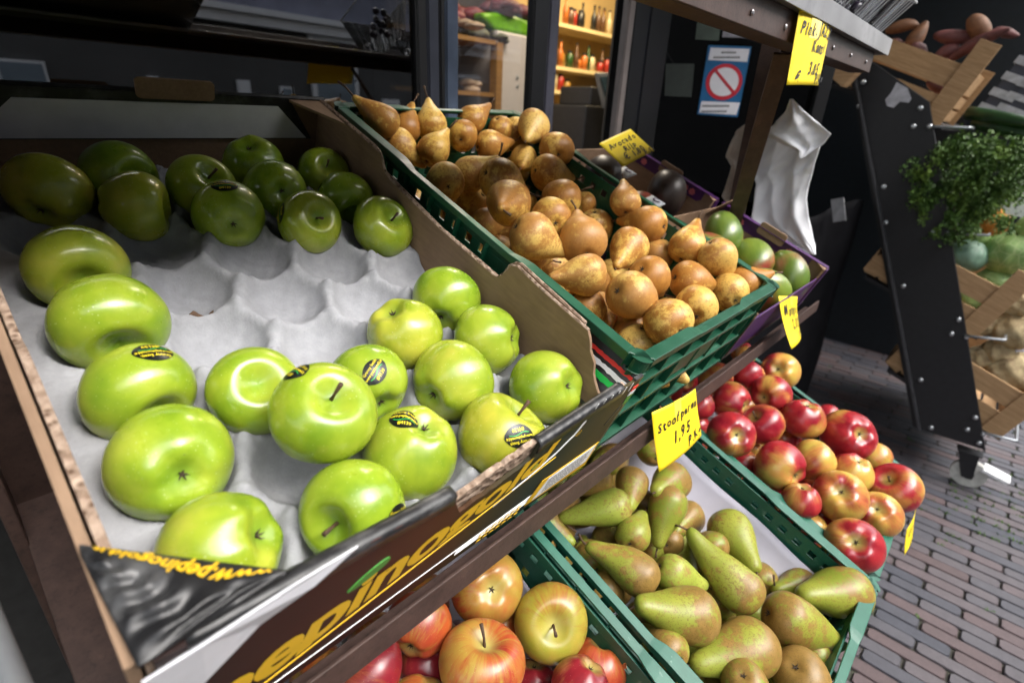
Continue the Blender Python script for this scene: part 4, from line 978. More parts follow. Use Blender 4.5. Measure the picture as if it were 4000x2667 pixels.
# grey pole at the near left
a = px(0, 2350, 0, -.50); c = px(150, 2680, 0, -.47)
p0 = CP+(px(-60, 2400, 1, -.05)-CP).normalized()*.46; p1 = CP+(px(60, 2690, 1, -.05)-CP).normalized()*.44
d = (p1-p0).normalized(); b = MB(); b.tube([p0-d*.5, p1+d*.7], .0075, 16); o = b.obj('metal_pole', M_STEELG, None, None, True); tag(o, 'blurred grey metal pole at the near left beside the rack', 'pole')

# ------------------------------------------------------------------ price cards
def card(TL, TR, BR, BL, curl, lines, label, seed, W=.14, H=.095, tape=None, bend=.004):
    TL, TR, BR, BL = map(Vector, (TL, TR, BR, BL)); nrm = (TR-TL).cross(BL-TL).normalized()*-1
    if nrm.y > 0: nrm = -nrm
    def P(s, t, off=0):
        p = TL.lerp(TR, s).lerp(BL.lerp(BR, s), t); return p+nrm*(curl*t*t+bend*math.sin(s*PI)+off)
    b = MB(); b.grid(14, 14, lambda u, v: P(u, v)); r_ = b.obj('price_card', M_NOTE, None, None, True); r_.modifiers.new('t', 'SOLIDIFY').thickness = .0005
    tag(r_, label, 'price card')
    me = hand(lines, M_INK, seed); bb = bmesh.new(); bb.from_mesh(me); bmesh.ops.triangulate(bb, faces=bb.faces)
    bmesh.ops.subdivide_edges(bb, edges=[e for e in bb.edges if e.calc_length() > .006], cuts=2)
    for v in bb.verts: v.co = P(v.co.x/W, 1-v.co.y/H, .0014)
    bb.to_mesh(me); bb.free(); link('handwriting', me, r_)
    if tape:
        s0, s1, t0, t1 = tape; b = MB(); b.grid(3, 6, lambda u, v: P(s0+(s1-s0)*u, t0+(t1-t0)*v, .0010+(.000 if v > .2 else -.0))); b.obj('tape', M_TAPE, r_)
    return r_
card((.1206, .040, -.121), (.2517, .040, -.1354), (.2553, .022, -.208), (.122, .020, -.203), .004, [('Stoofperen', .008, .064, .0205, .06), ('1,95', .042, .036, .026, .05), ('P.Kg', .084, .012, .022, .05)], 'yellow price card reading Stoofperen taped to the rail under the russet pears', 3, tape=(.40, .56, -.02, .26))
card((.556, .040, -.060), (.690, .040, -.091), (.625, .012, -.150), (.545, .005, -.150), .012, [("Mango's", .012, .066, .027, 0), ('2,00', .05, .036, .030, 0), ('P.St', .09, .012, .022, 0)], 'yellow price card hanging below the purple mango carton, curled and edge on', 5, tape=(.4, .56, -.02, .2))
card((.4885, .094, .378), (.655, .094, .390), (.632, .084, .284), (.4703, .082, .275), .0, [('Pink. JAZZ.', .012, .070, .023, 0), ('Kanzi', .062, .048, .021, 0), ('3,05', .064, .020, .022, 0), ('€', .020, .010, .022, 0), ('P/kg', .105, .008, .020, 0)], 'yellow price card reading Pink Jazz Kanzi taped to the upper rail', 7, tape=(.30, .60, -.06, .38))
MS = slope(); q = [MS @ px(x_, y_, 2, w_, MS) for x_, y_, w_ in ((2340, 562, -.0), (2462, 505, .03), (2555, 590, .02), (2435, 652, -.012))]
card(q[0], q[1], q[2], q[3], .0, [('Avocado', .012, .068, .026, 0), ('Rijp', .05, .044, .026, 0), ('€ 1,80', .028, .020, .028, 0), ('P.St', .10, .006, .022, 0)], 'dull yellow price card lying at an angle behind the russet pears', 9, bend=.001)
card((.745, -.262, -.525), (.865, -.262, -.520), (.868, -.272, -.590), (.755, -.272, -.592), .004, [('Elstar', .02, .06, .03, 0), ('1,95', .04, .02, .03, 0)], 'small yellow price card seen edge on at the front of the red apple crate', 11)

# ------------------------------------------------------------------ plastic bag and its reflection
def bagf(rows, XX, seed, folds, amp):
    rr = random.Random(seed); ph = [rr.uniform(0, 6) for _ in range(5)]
    def f(u, v):
        k = v*(len(rows)-1); i = min(int(k), len(rows)-2); t = k-i; t = t*t*(3-2*t)*.4+t*.6
        y0 = rows[i][1]+(rows[i+1][1]-rows[i][1])*t; a = rows[i][0]+(rows[i+1][0]-rows[i][0])*t; c = rows[i][2]+(rows[i+1][2]-rows[i][2])*t
        p = px(a+(c-a)*u, y0, 0, XX)
        w = min(1, abs(c-a)/90)
        p.x += amp*w*(1.6*abs(math.sin(u*folds*.6+ph[0]+v*1.5))+.8*abs(math.sin(u*folds*1.4+ph[1]-v*3))+.35*abs(math.sin(v*15+ph[2]+u*6))+.2*math.sin(v*37+u*21))
        return p
    return f
c4 = lambda a, b_, c_: (2300+a/2.351, 400+b_/2.351, 2300+c_/2.351)
bg = MB(); bg.grid(30, 50, bagf([c4(1842, -20, 1872), c4(1815, 60, 1930), c4(1700, 180, 2060), c4(1640, 300, 2150), c4(1600, 400, 2120), c4(1530, 560, 2070), c4(1475, 650, 2040), c4(1520, 760, 2010), c4(1500, 900, 1978), c4(1470, 1060, 2000), c4(1560, 1180, 2025), c4(1780, 1290, 2048), c4(2030, 1400, 2078)], .90, 2, 5.5, .009))
rb = bg.obj('plastic_bag', M_BAG, None, None, True); rb.modifiers.new('t', 'SOLIDIFY').thickness = .0006; tag(rb, 'white plastic bag hanging knotted from the upper brown rail', 'plastic bag')
hd = MB(); hd.grid(22, 22, bagf([c4(1842, -30, 1872), c4(1790, 80, 1960), c4(1690, 190, 2090), c4(1575, 290, 2210), c4(1760, 385, 2140), c4(1900, 440, 2050), c4(1935, 520, 1960)], .875, 4, 5, .008)); h_ = hd.obj('folded_top', M_BAG, rb, None, True); h_.modifiers.new('t', 'SOLIDIFY').thickness = .0006
bg = MB(); bg.grid(20, 34, bagf([c4(1490, 150, 1560), c4(1340, 260, 1540), c4(1300, 330, 1510), c4(1230, 500, 1470), c4(1290, 590, 1450), c4(1240, 760, 1430), c4(1195, 860, 1400), c4(1240, 920, 1370), c4(1320, 960, 1350)], 1.12, 9, 6, .014))
o = bg.obj('plastic_bag', M_BAGB, None, None, True); o.modifiers.new('t', 'SOLIDIFY').thickness = .0006; tag(o, 'reflection of the white bag behind the brown post, modelled as a beige bag', 'plastic bag')  # added mesh standing in for the white bag mirrored in the door glass

# clear punnets on the upper shelf
M_CLEAR = glassy('clear_punnet_plastic', (.80, .82, .84), .10, .12)
for k, (x0, lab) in enumerate(((.62, 'clear plastic punnet on the upper shelf, left one'), (.79, 'clear plastic punnet on the upper shelf in the middle'), (.94, 'clear plastic punnet at the right end of the upper shelf'))):
    Mp = slope((x0, .105, .378), math.radians(26)); r_ = empty('plastic_punnet', Mp, lab, 'punnet', 'clear punnets on the upper shelf'); W = .15; H = .10; D = .17
    b = MB(); n = 30
    def pf(u, v):
        s = u*4; i = int(s) % 4; t = s-int(s); c_ = [(0, 0), (W, 0), (W, D), (0, D), (0, 0)]; x = c_[i][0]+(c_[i+1][0]-c_[i][0])*t; y = c_[i][1]+(c_[i+1][1]-c_[i][1])*t
        g = .72+.28*v; ripple = .0022*math.sin(u*120); cx_, cy_ = W/2, D/2
        return Vector((cx_+(x-cx_)*g*(1+ripple*8), cy_+(y-cy_)*g*(1+ripple*8), v*H))
    b.grid(96, 6, pf, True); b.obj('tub', M_CLEAR, r_)
    b = MB(); pts = [Vector((0, 0, H)), Vector((W, 0, H)), Vector((W, D, H)), Vector((0, D, H)), Vector((0, 0, H))]
    b.tube(pts, .0025, 6)
    for i in range(6):
        x = .02+.022*i; b.tube([Vector((W/2+(x-W/2)*.72, D/2*(1-.72)-.001, .002)), Vector((x, -.001, H))], .0011, 5)
    for i in range(5):
        y = .02+.03*i; b.tube([Vector((W*.86, D/2+(y-D/2)*.72, .002)), Vector((W, y, H))], .0011, 5)
    b.obj('rib', plain('punnet_edge', (.62, .63, .65), .2) if k == 0 else bpy.data.materials['punnet_edge'], r_)
    b = MB(); rr = random.Random(k)
    for i in range(14): b.blob((.035+rr.random()*.08, .04+rr.random()*.09, .02+rr.random()*.05), .011, .011, .012, 8, 6)
    b.obj('grapes', bd.m, r_, None, True)

# ------------------------------------------------------------------ ground
Zg = -1.25
b = MB(); b.box(-14, 16, -14, 8, Zg-.2, Zg-.012); o = b.obj('ground', plain('joint_sand', (.042, .038, .030), .95, 0, .5, 8, .2, grime=(.03, .06, .012))); tag(o, kind='structure')
bm_ = bmesh.new(); tone = bm_.verts.layers.float.new('tone'); rr = random.Random(11); wx, ly = .0510, .209
x = .3; row = 0
while x < 6.2:
    y = -2.6+(row % 2)*ly*.5+rr.uniform(-.012, .012)
    while y < .9:
        L = ly-.005+rr.uniform(-.003, .003); w = wx-.0028+rr.uniform(-.0015, .0015); z = Zg+rr.uniform(-.0035, .001); tn = rr.random(); c_ = .009
        dx = rr.uniform(-.001, .001); a = rr.uniform(-.006, .006)
        out = [(c_, 0), (L-c_, 0), (L, c_*.8), (L, w-c_*.8), (L-c_, w), (c_, w), (0, w-c_*.8), (0, c_*.8)]
        top = []; bot = []
        for p_, q_ in out:
            yy = y+p_; xx_ = x+dx+q_+a*(p_-L/2)
            ix = (q_-w/2)*(1-.10)+w/2; iy = (p_-L/2)*(1-.025)+L/2
            v = bm_.verts.new((x+dx+ix+a*(p_-L/2), y+iy, z)); v[tone] = tn; top.append(v)
            v = bm_.verts.new((xx_, yy, z-.006)); v[tone] = tn; bot.append(v)
        bm_.faces.new(top)
        for i in range(8): bm_.faces.new((top[i], bot[i], bot[(i+1) % 8], top[(i+1) % 8]))
        y += ly
    x += wx; row += 1
bmesh.ops.recalc_face_normals(bm_, faces=bm_.faces)
me = bpy.data.meshes.new('brick_street'); bm_.to_mesh(me); bm_.free(); me.materials.append(M_BRICK); o = link('brick_street', me); tag(o, kind='structure')
# tufts of moss in the joints
b = MB(); rr = random.Random(5)
for k in range(260):
    if k < 120: q = px(rr.uniform(3700, 4100), rr.uniform(1850, 2150), 2, Zg)
    else: q = Vector((rr.uniform(.5, 5), rr.uniform(-2, .4), Zg))
    q.x = .3+round((q.x-.3)/wx)*wx-.002; q.y += rr.uniform(-.02, .02)
    for j in range(5):
        a = rr.uniform(0, 6); r_ = rr.uniform(.004, .012); h = rr.uniform(.003, .009); s = Vector((q.x+rr.uniform(-.006, .006), q.y+rr.uniform(-.015, .015), Zg-.006))
        e = s+Vector((math.cos(a)*r_, math.sin(a)*r_, h+.004)); n_ = Vector((-math.sin(a), math.cos(a), 0))*.003
        vs = [b.b.verts.new(p_) for p_ in (s-n_, s+n_, e+n_*.5, e-n_*.5)]; b._f(vs)
o = b.obj('moss', plain('moss_green', (.06, .12, .02), .9, 0, .4, 80)); tag(o, kind='stuff')

# ------------------------------------------------------------------ the shop
YW = .80
def frame(x0, x1, mat, lab, d=.02, z1=2.6, cat='window frame'):
    d = .02
    b = MB(); b.box(x0, x1, YW, YW+d, Zg, z1); b.box(x0+.003, x1-.003, YW-.004, YW, Zg, z1); o = b.obj('window_frame', mat, None, None, False, .002); tag(o, lab, cat, 'upright window frames of the shop front'); return o
frame(.344, .3715, M_FRAMEK, 'black window upright at the right edge of the big shop window'); frame(.372, .4045, M_FRAME, 'slate grey window upright right of the big shop window', .05)
frame(.405, .4215, M_FRAMEK, 'thin black window upright between the slate and blue grey ones', .07); frame(.422, .460, plain('blue_grey_frame', (.10, .13, .19), .3, .3, .4, 6), 'blue grey window upright left of the white fridge view', .05)
frame(.708, .7695, M_FRAMEK, 'wide black door upright left of the yellow shelves', .08); frame(.770, .812, plain('violet_grey_frame', (.10, .10, .13), .35, .3, .35, 5), 'grey door upright directly left of the yellow shelves', .04)
frame(1.137, 1.172, plain('brown_grey_frame', (.20, .17, .16), .5, .1, .2, 10), 'brown grey upright right of the yellow shelves', .05); frame(1.173, 1.26, M_FRAMEK, 'black upright right of the yellow shelves', .05); frame(1.2605, 1.2665, M_FRAME, 'thin grey edge strip beside the dark door', .02); frame(1.267, 1.40, M_FRAMEK, 'broad black upright beside the dark door', .05)
M_WIN = glassy('shop_window_glass', (.25, .27, .28), .12)
b = MB(); b.box(-4.5, .343, YW+.012, YW+.018, -.35, 2.4); o = b.obj('window_pane', M_WIN); tag(o, 'large dark shop window behind the cartons reflecting the street', 'window')
b = MB(); b.box(.461, .707, YW+.012, YW+.018, Zg, 2.4); o = b.obj('window_pane', glassy('clear_glass', (.85, .86, .88), .0, 0, .12)); tag(o, 'narrow clear window pane in front of the white fridge', 'window')
b = MB(); b.box(-4.5, .343, YW, YW+.15, Zg, -.355); o = b.obj('shop_plinth', plain('dark_plinth', (.03, .03, .03), .6)); tag(o, 'dark low wall under the big shop window', 'wall')
b = MB(); b.box(-4.5, 6, YW-.1, YW+.3, 2.41, 6.5); o = b.obj('shop_wall', plain('dark_brick_wall', (.10, .07, .055), .9)); tag(o, 'dark upper wall of the shop above the windows', 'wall')
b = MB(); b.box(-4.5, .30, 1.5, 1.55, Zg, 2.4); b.box(-4.5, -4.45, .9, 1.5, Zg, 2.4); b.box(.30, .34, .9, 1.55, Zg, 2.4); o = b.obj('black_backdrop', M_DARK); tag(o, 'black backdrop making the shop look unlit behind the big window', 'wall')  # added backdrop; its black colour gives the darkness behind the window
# diagonal dark glass door with the notices
dA, dB = Vector((1.405, .895, 0)), Vector((2.22, .08, 0))
def dq(s, z, off=0): p = dA.lerp(dB, s); n = Vector((-1, -1, 0)).normalized(); return Vector((p.x, p.y, z))+n*off
dr = empty('glass_door', Matrix.Identity(4), 'dark glass shop door standing at an angle behind the hanging bag', 'door')
b = MB(); b.prism([(0, -.9), (.60, -.9), (.60, 2.4), (0, 2.4)], 0, .006, lambda p, q_, d: dq(p, q_, -d)); b.obj('pane', glassy('dark_door_glass', (.02, .02, .022), .012), dr)
b = MB()
for s0, s1 in ((0, .045), (.56, .60)): b.prism([(s0, -1.25), (s1, -1.25), (s1, 2.4), (s0, 2.4)], .002, .03, lambda p, q_, d: dq(p, q_, d))
b.prism([(0.046, -1.25), (.559, -1.25), (.559, -.88), (0.046, -.88)], .001, .03, lambda p, q_, d: dq(p, q_, d)); b.obj('frame', M_FRAMEK, dr, None, False, .003)
b = MB(); b.prism([(-.05, -1.25), (.66, -1.25), (.66, 2.4), (-.05, 2.4)], -.30, -.26, lambda p, q_, d: dq(p, q_, d)); o = b.obj('black_door_backdrop', M_DARK); tag(o, 'black backdrop added to darken the view behind the angled glass door', 'wall')  # added backdrop; the dark behind the door is put into its colour
def dpoly(pts, off, th, name, mat, parent=None, lab=None, cat=None):
    b = MB(); n = Vector((-1, -1, 0)).normalized(); P_ = [px(x_, y_, 'xy', 2.3) for x_, y_ in pts]
    a = [b.b.verts.new(p+n*off) for p in P_]; c_ = [b.b.verts.new(p+n*(off+th)) for p in P_]; b._f(a[::-1]); b._f(c_)
    for i in range(len(pts)): b._f([a[i], a[(i+1) % len(pts)], c_[(i+1) % len(pts)], c_[i]])
    o = b.obj(name, mat, parent)
    if lab: tag(o, lab, cat)
    return o
M_BLUE = plain('blue_sign', (.012, .10, .24), .35, 0, .1)
sg = dpoly([(2766, 178), (2934, 184), (2879, 458), (2722, 447)], .003, .002, 'notice_sign', M_BLUE, None, 'blue notice with red crossed circle on the dark glass door', 'sign')
M_WS = plain('sign_white', (.60, .60, .64), .4, 0, .05)
dpoly([(2774, 188), (2925, 193), (2916, 243), (2764, 236)], .0055, .0006, 'text_field', M_WS, sg); dpoly([(2738, 396), (2888, 402), (2873, 450), (2729, 441)], .0055, .0006, 'text_field', M_WS, sg)
def ring(cx_, cy_, ax_, ay_, sk, n=36): return [(cx_+ax_*math.cos(t)+sk*ay_*math.sin(t), cy_+ay_*math.sin(t)) for t in [k*2*PI/n for k in range(n)]]
dpoly(ring(2826, 321, 71, 71, -.12), .0055, .0006, 'red_ring', plain('sign_red', (.45, .015, .03), .4, 0, .05), sg); dpoly(ring(2826, 321, 56, 56, -.12), .0063, .0006, 'ring_field', M_WS, sg)
dpoly([(2786, 277), (2795, 271), (2868, 360), (2859, 368)], .0071, .0006, 'red_bar', bpy.data.materials['sign_red'], sg)
for y0, n_, x0 in ((203, 8, 2816), (222, 16, 2786), (411, 15, 2742), (432, 14, 2738)):
    xx_ = x0; rr = random.Random(y0); b0 = []
    bq = MB(); nn_ = Vector((-1, -1, 0)).normalized()
    for k in range(n_):
        w_ = rr.uniform(5, 9)
        P_ = [px(a_, b_, 'xy', 2.3)+nn_*.0064 for a_, b_ in ((xx_, y0), (xx_+w_*.7, y0+.3), (xx_+w_*.7-1.5, y0+8), (xx_-1.5, y0+7.7))]; bq._f([bq.b.verts.new(p) for p in P_]); xx_ += w_
    bq.obj('notice_text', M_INK, sg)
dpoly([(2727, 50), (2822, 62), (2806, 160), (2715, 155)], .002, .001, 'paper_notice', plain('green_grey_paper', (.045, .065, .05), .5), None, 'dim green paper notice on the door above the blue sign', 'notice')
dpoly([(2830, 78), (2922, 90), (2912, 150), (2820, 146)], .002, .001, 'paper_notice', plain('white_grey_paper', (.22, .22, .25), .5), None, 'small pale paper notice on the door under the upper rail', 'notice')
dpoly([(2600, 250), (2712, 250), (2700, 380), (2595, 375)], .002, .001, 'paper_notice', plain('dark_green_paper', (.015, .022, .018), .5), None, 'very dim dark green notice left of the blue sign', 'notice')
# inside the shop
M_YW = plain('warm_shelf_wall', (.58, .42, .19), .7, 0, .1, 5); M_YS = plain('pale_shelf_board', (.70, .56, .30), .6, 0, .08, 20)
b = MB(); b.box(.4, 6.5, .9, 5, Zg-.01, Zg); o = b.obj('shop_floor', plain('shop_floor_tile', (.12, .10, .08), .5)); tag(o, kind='structure')
b = MB(); b.box(.35, 6.5, .95, 5, 2.2, 2.25); o = b.obj('shop_ceiling', plain('shop_ceiling_paint', (.3, .27, .2), .8)); tag(o, kind='structure')
b = MB(); b.box(.4, 6.5, 4.0, 4.05, Zg, 2.2); o = b.obj('shop_back_wall', plain('shop_wall_paint', (.30, .22, .12), .8)); tag(o, kind='structure')
b = MB(); b.box(6.45, 6.5, .9, 4, Zg, 2.2); o = b.obj('shop_side_wall', plain('shop_side_paint', (.10, .08, .06), .8)); tag(o, kind='structure')
YS = 3.0
sh = empty('shop_shelving', Matrix.Identity(4), 'yellow lit wall shelving full of jars seen through the doorway', 'shelving')
b = MB(); b.box(3.15, 4.75, YS+.30, YS+.33, -.6, 1.5); b.obj('back_panel', M_YW, sh)
lev = [px(2240, y_, 1, YS).z for y_ in (108, 274, 366, 463, 562)]
for i, z in enumerate(lev):
    x1 = 4.75 if i < 2 else (px(2268, 400, 1, YS).x if i == 2 else px(2312, 400, 1, YS).x)
    b = MB(); b.box(3.16, x1, YS, YS+.30, z-.014, z+.014); b.obj('shelf_board', M_YS, sh)
b = MB(); xx_ = px(2312, 400, 1, YS).x; b.box(xx_-.0, xx_+.03, YS, YS+.3, -.3, lev[2]-.05); b.obj('side_panel', M_YS, sh)
jm = [plain('jar_%s' % n_, c_, .3) for n_, c_ in (('green', (.03, .08, .02)), ('red', (.35, .03, .02)), ('orange', (.5, .15, .03)), ('brown', (.12, .06, .03)), ('cream', (.6, .5, .3)), ('amber', (.4, .22, .04)), ('black', (.02, .02, .02)))]
rr = random.Random(21); jk = 0
protos = []
for s_ in range(3):
    b = MB(); h = (.10, .14, .19)[s_]; r_ = (.035, .033, .026)[s_]
    prof = [(r_, 0), (r_, h*.72), (r_*.6, h*.82), (r_*.6, h*.86)] if s_ < 2 else [(r_, 0), (r_, h*.6), (r_*.4, h*.78), (r_*.36, h)]
    b.tube([Vector((0, 0, z)) for _, z in prof], [q_ for q_, _ in prof], 12); c2 = MB(); c2.tube([Vector((0, 0, prof[-1][1])), Vector((0, 0, prof[-1][1]+.016))], prof[-1][0]*1.15, 12); protos.append((b, c2, h))
meshes = {}
for s_, (b, c2, h) in enumerate(protos):
    base = b.mesh('jar', jm[0]); cap = c2.mesh('lid', jm[6]); meshes[s_] = (base, cap)
words = ['green', 'red', 'orange', 'brown', 'cream', 'amber', 'black']
for i, z in enumerate(lev):
    x_ = 3.22; x1 = 4.6 if i < 2 else (px(2262, 400, 1, YS).x if i == 2 else px(2305, 400, 1, YS).x)
    while x_ < x1-.03:
        if rr.random() < .88:
            s_ = rr.choice((0, 1, 2)) if i != 0 else rr.choice((1, 2, 2)); mi = rr.randrange(7)
            base = meshes[s_][0].copy(); base.materials.clear(); base.materials.append(jm[mi])
            o = link('food_jar', base, None, Matrix.Translation((x_, YS+.06+rr.uniform(-.02, .03), z+.015)), True); tag(o, '%s jar or bottle on the yellow lit shop shelves' % words[mi], 'jar', 'jars on the yellow lit shelves, %s' % words[mi])
            link('lid', meshes[s_][1], o)
        x_ += rr.uniform(.055, .085)
# white fridge, wooden rack, goods
fr = empty('white_fridge', Matrix.Identity(4), 'white fridge cabinet standing inside the shop', 'fridge')
fx0, fx1 = px(1938, 300, 1, 2.5).x, px(2066, 300, 1, 2.5).x; fz = px(2000, 130, 1, 2.5).z
b = MB(); b.box(fx0, fx1, 2.5, 3.0, Zg, fz); b.obj('cabinet', plain('fridge_white', (.46, .43, .42), .4, 0, .04), fr, None, False, .01)
for y_ in (303, 338):
    q_ = px(2022, y_, 1, 2.498); b = MB(); b.blob(q_, .012, .004, .014, 10, 6); b.obj('lock', M_STEELG, fr)
b = MB(); n = 10; b.prism([(fx0+.0, fz+.002), (fx1+.05, fz+.002), (fx1+.04, fz+.09), (fx0+.1, fz+.115), (fx0-.12, fz+.08), (fx0-.1, fz+.05)], 2.52, 2.9, lambda p, q_, d: Vector((p, d, q_))); o = b.obj('green_bag', plain('lime_green_plastic', (.12, .32, .01), .4), None, None, False, .02); tag(o, 'lime green plastic sack on top of the white fridge', 'bag')
wr_ = empty('wooden_rack', Matrix.Identity(4), 'wooden rack with dark goods left of the white fridge', 'rack')
b = MB(); wx0 = px(1790, 300, 1, 2.5).x; wx1 = px(1937, 300, 1, 2.5).x
b.box(wx1-.055, wx1, 2.44, 2.50, Zg, px(1930, 170, 1, 2.5).z); b.obj('post', m_wood('rack_wood', (.20, .10, .03), (.30, .16, .05)), wr_)
for y_ in (160, 368):
    b = MB(); z = px(1860, y_, 1, 2.5).z; b.box(wx0-.5, wx1-.056, 2.45, 2.9, z-.012, z+.012); b.obj('shelf_board', bpy.data.materials['rack_wood'], wr_)
b = MB(); b.box(wx0-.5, wx1, 2.9, 2.93, Zg, 1.3); b.obj('back_panel', plain('rack_back', (.03, .022, .018), .8), wr_)
gm = [plain('goods_%s' % n_, c_, .6, 0, .6, 12) for n_, c_ in (('olive', (.10, .10, .06)), ('maroon', (.12, .025, .03)), ('beige', (.28, .2, .13)))]
for k, (x_, y_, sx_, sz_, mi, lb_) in enumerate(((1840, 130, .19, .09, 0, 'olive grey basket of goods on the wooden rack'), (1900, 145, .10, .05, 0, 'small dark tray on the wooden rack'), (1840, 335, .10, .06, 2, 'beige packets on the lower board of the wooden rack'), (1830, 60, .24, .10, 1, 'maroon packaged goods stacked above the wooden rack'), (1990, 30, .26, .10, 1, 'dark red packaged goods above the green sack'), (1810, 95, .14, .05, 2, 'beige sack above the wooden rack'))):
    q_ = px(x_, y_, 1, 2.6); b = MB(); rr2 = random.Random(k)
    for j in range(7): b.blob(q_+Vector((rr2.uniform(-.6, .6)*sx_, rr2.uniform(-.08, .2), rr2.uniform(-.5, .5)*sz_)), sx_*.4, .08, sz_*.45, 12, 8, None, .12, j)
    o = b.obj('packaged_goods', gm[mi], None, None, True); tag(o, lb_, 'goods')
# till screen
ts = empty('till_screen', Matrix.Identity(4), 'grey edged till monitor standing sideways before the yellow shelves', 'monitor')
P_ = [px(x_, y_, 1, 2.0) for x_, y_ in ((2335, 285), (2410, 285), (2400, 330), (2378, 425), (2366, 425))]
b = MB(); b.prism([(p.x, p.z) for p in P_], 2.0, 2.03, lambda p, q_, d: Vector((p, d, q_))); b.obj('casing', M_STEELG, ts, None, False, .004)
P_ = [px(x_, y_, 1, 1.99) for x_, y_ in ((2346, 300), (2406, 300), (2398, 330), (2376, 405))]
b = MB(); b.prism([(p.x, p.z) for p in P_], 1.992, 1.998, lambda p, q_, d: Vector((p, d, q_))); b.obj('screen', plain('screen_dark', (.03, .05, .06), .2), ts)
b = MB(); q_ = px(2300, 400, 1, 2.1); b.box(q_.x-.02, q_.x+.45, 2.1, 2.5, Zg, q_.z-.02); b.box(q_.x+.05, q_.x+.3, 2.12, 2.4, q_.z-.02, q_.z+.10); o = b.obj('till_counter', plain('black_counter', (.012, .012, .014), .4), None, None, False, .01); tag(o, 'black till counter in front of the yellow shelves', 'counter')

# black sheeting and clutter between rack and vegetable stand
b = MB(); b.grid(30, 30, lambda u, v: Vector((1.25+1.13*u+.003*math.sin(v*9), .42-.16*u+.006*math.sin(u*23+v*4)+.004*math.sin(v*13), Zg+.01+1.16*v+.02*math.sin(u*9)))); o = b.obj('black_tarpaulin', plain('black_tarpaulin_plastic', (.004, .004, .005), .8, 0, .4, 12, 0, .05), None, None, True); o.modifiers.new('t', 'SOLIDIFY').thickness = .002; tag(o, 'creased black tarpaulin hanging behind the red apple crate', 'tarpaulin')
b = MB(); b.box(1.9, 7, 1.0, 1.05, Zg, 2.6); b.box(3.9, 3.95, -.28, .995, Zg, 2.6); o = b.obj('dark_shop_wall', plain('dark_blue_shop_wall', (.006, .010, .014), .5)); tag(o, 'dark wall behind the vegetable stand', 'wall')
# ------------------------------------------------------------------ vegetable stand
XS = 2.40
st = empty('vegetable_stand', Matrix.Translation((XS, -.35, Zg)), 'black steel vegetable stand on castors with tilted wooden crates', 'stand')
Ms = Matrix.Translation((-XS, .35, -Zg))
def sp(y, z, x=XS): return Ms @ Vector((x, y, z))
pan = [(.447, .432), (.400, .485), (.150, .330), (-.463, -1.040), (-.2225, -1.046)]
b = MB(); b.prism(pan, XS, XS+.016, lambda p, q, d: sp(p, q, d)); pn = b.obj('side_panel', M_BLKSTEEL, st, None, False, .003)
b = MB(); b.prism([(.447, .432), (.436, .430), (-.2335, -1.046), (-.2225, -1.046)], XS-.014, XS-.0005, lambda p, q, d: sp(p, q, d)); b.obj('panel_flange', plain('worn_black_edge', (.05, .05, .055), .45), st)
b = MB(); b.prism(pan, XS+1.4, XS+1.416, lambda p, q, d: sp(p, q, d)); b.obj('side_panel', M_BLKSTEEL, st)
c3 = lambda x, y: (2600+x/1.6786, y/1.6786)
for bx_, by_ in [c3(1297, 540), c3(1270, 697), c3(1670, 710), c3(1625, 830), c3(1730, 830), c3(1430, 1225), c3(1443, 1460), c3(1755, 1525), c3(1858, 1530), c3(1557, 1875), c3(1920, 2096), c3(1873, 2189), c3(1972, 2210), c3(1672, 2491), c3(2030, 2737), c3(1740, 2804), c3(1977, 2816), c3(2083, 2847), c3(2055, 2904)]:
    q = px(bx_, by_, 0, XS-.003); b = MB(); b.blob(Ms @ q, .005, .0105, .0105, 12, 6); b.obj('bolt', M_BOLT, st, None, True)
b = MB(); P_ = [px(x_, y_, 0, XS-.001) for x_, y_ in ((3503, 322), (3545, 345), (3560, 385), (3550, 402), (3515, 398), (3490, 422), (3465, 415), (3458, 390), (3480, 365))]
b.prism([(p.y, p.z) for p in P_], XS-.002, XS-.0004, lambda p, q, d: sp(p, q, d)); b.obj('tape_scrap', plain('grey_tape_scrap', (.42, .42, .46), .5), st)
# wire guards
for F0, F1, F2 in (((3707, 911), (3862, 919), (3857, 838)), ((3775, 1312), (3925, 1328), (3990, 1300)), ((3845, 1690), (3970, 1722), (3985, 1610)), ((3640, 495), (3790, 500), (3880, 480))):
    a = px(*F0, 0, XS-.004); c = px(*F1, 0, XS+.02); d = Vector((XS+1.0, c.y, c.z))
    b = MB(); b.tube([Ms @ p for p in (a, a.lerp(c, .6), c.lerp(a, .06), c, c+Vector((.02, 0, 0)), d)], .0055, 8); b.obj('wire_guard', M_STEELG, st, None, True)
# shelves inside the stand
for y0, z0 in ((.112, .259), (-.256, -.549), (-.462, -.955)):
    b = MB(); a = math.radians(20); b.prism([(y0-.03, z0-.012), (y0+.46*math.cos(a), z0+.46*math.sin(a)-.012), (y0+.46*math.cos(a), z0+.46*math.sin(a)-.03), (y0-.03, z0-.03)], XS+.02, XS+.995, lambda p, q, d: sp(p, q, d)); b.obj('shelf', M_BLKSTEEL, st)
b = MB(); b.prism([(.44, .43), (.46, .42), (-.2, -1.05), (-.22, -1.05)], XS+.017, XS+.995, lambda p, q, d: sp(p, q, d)); b.obj('back_panel', M_BLKSTEEL, st)
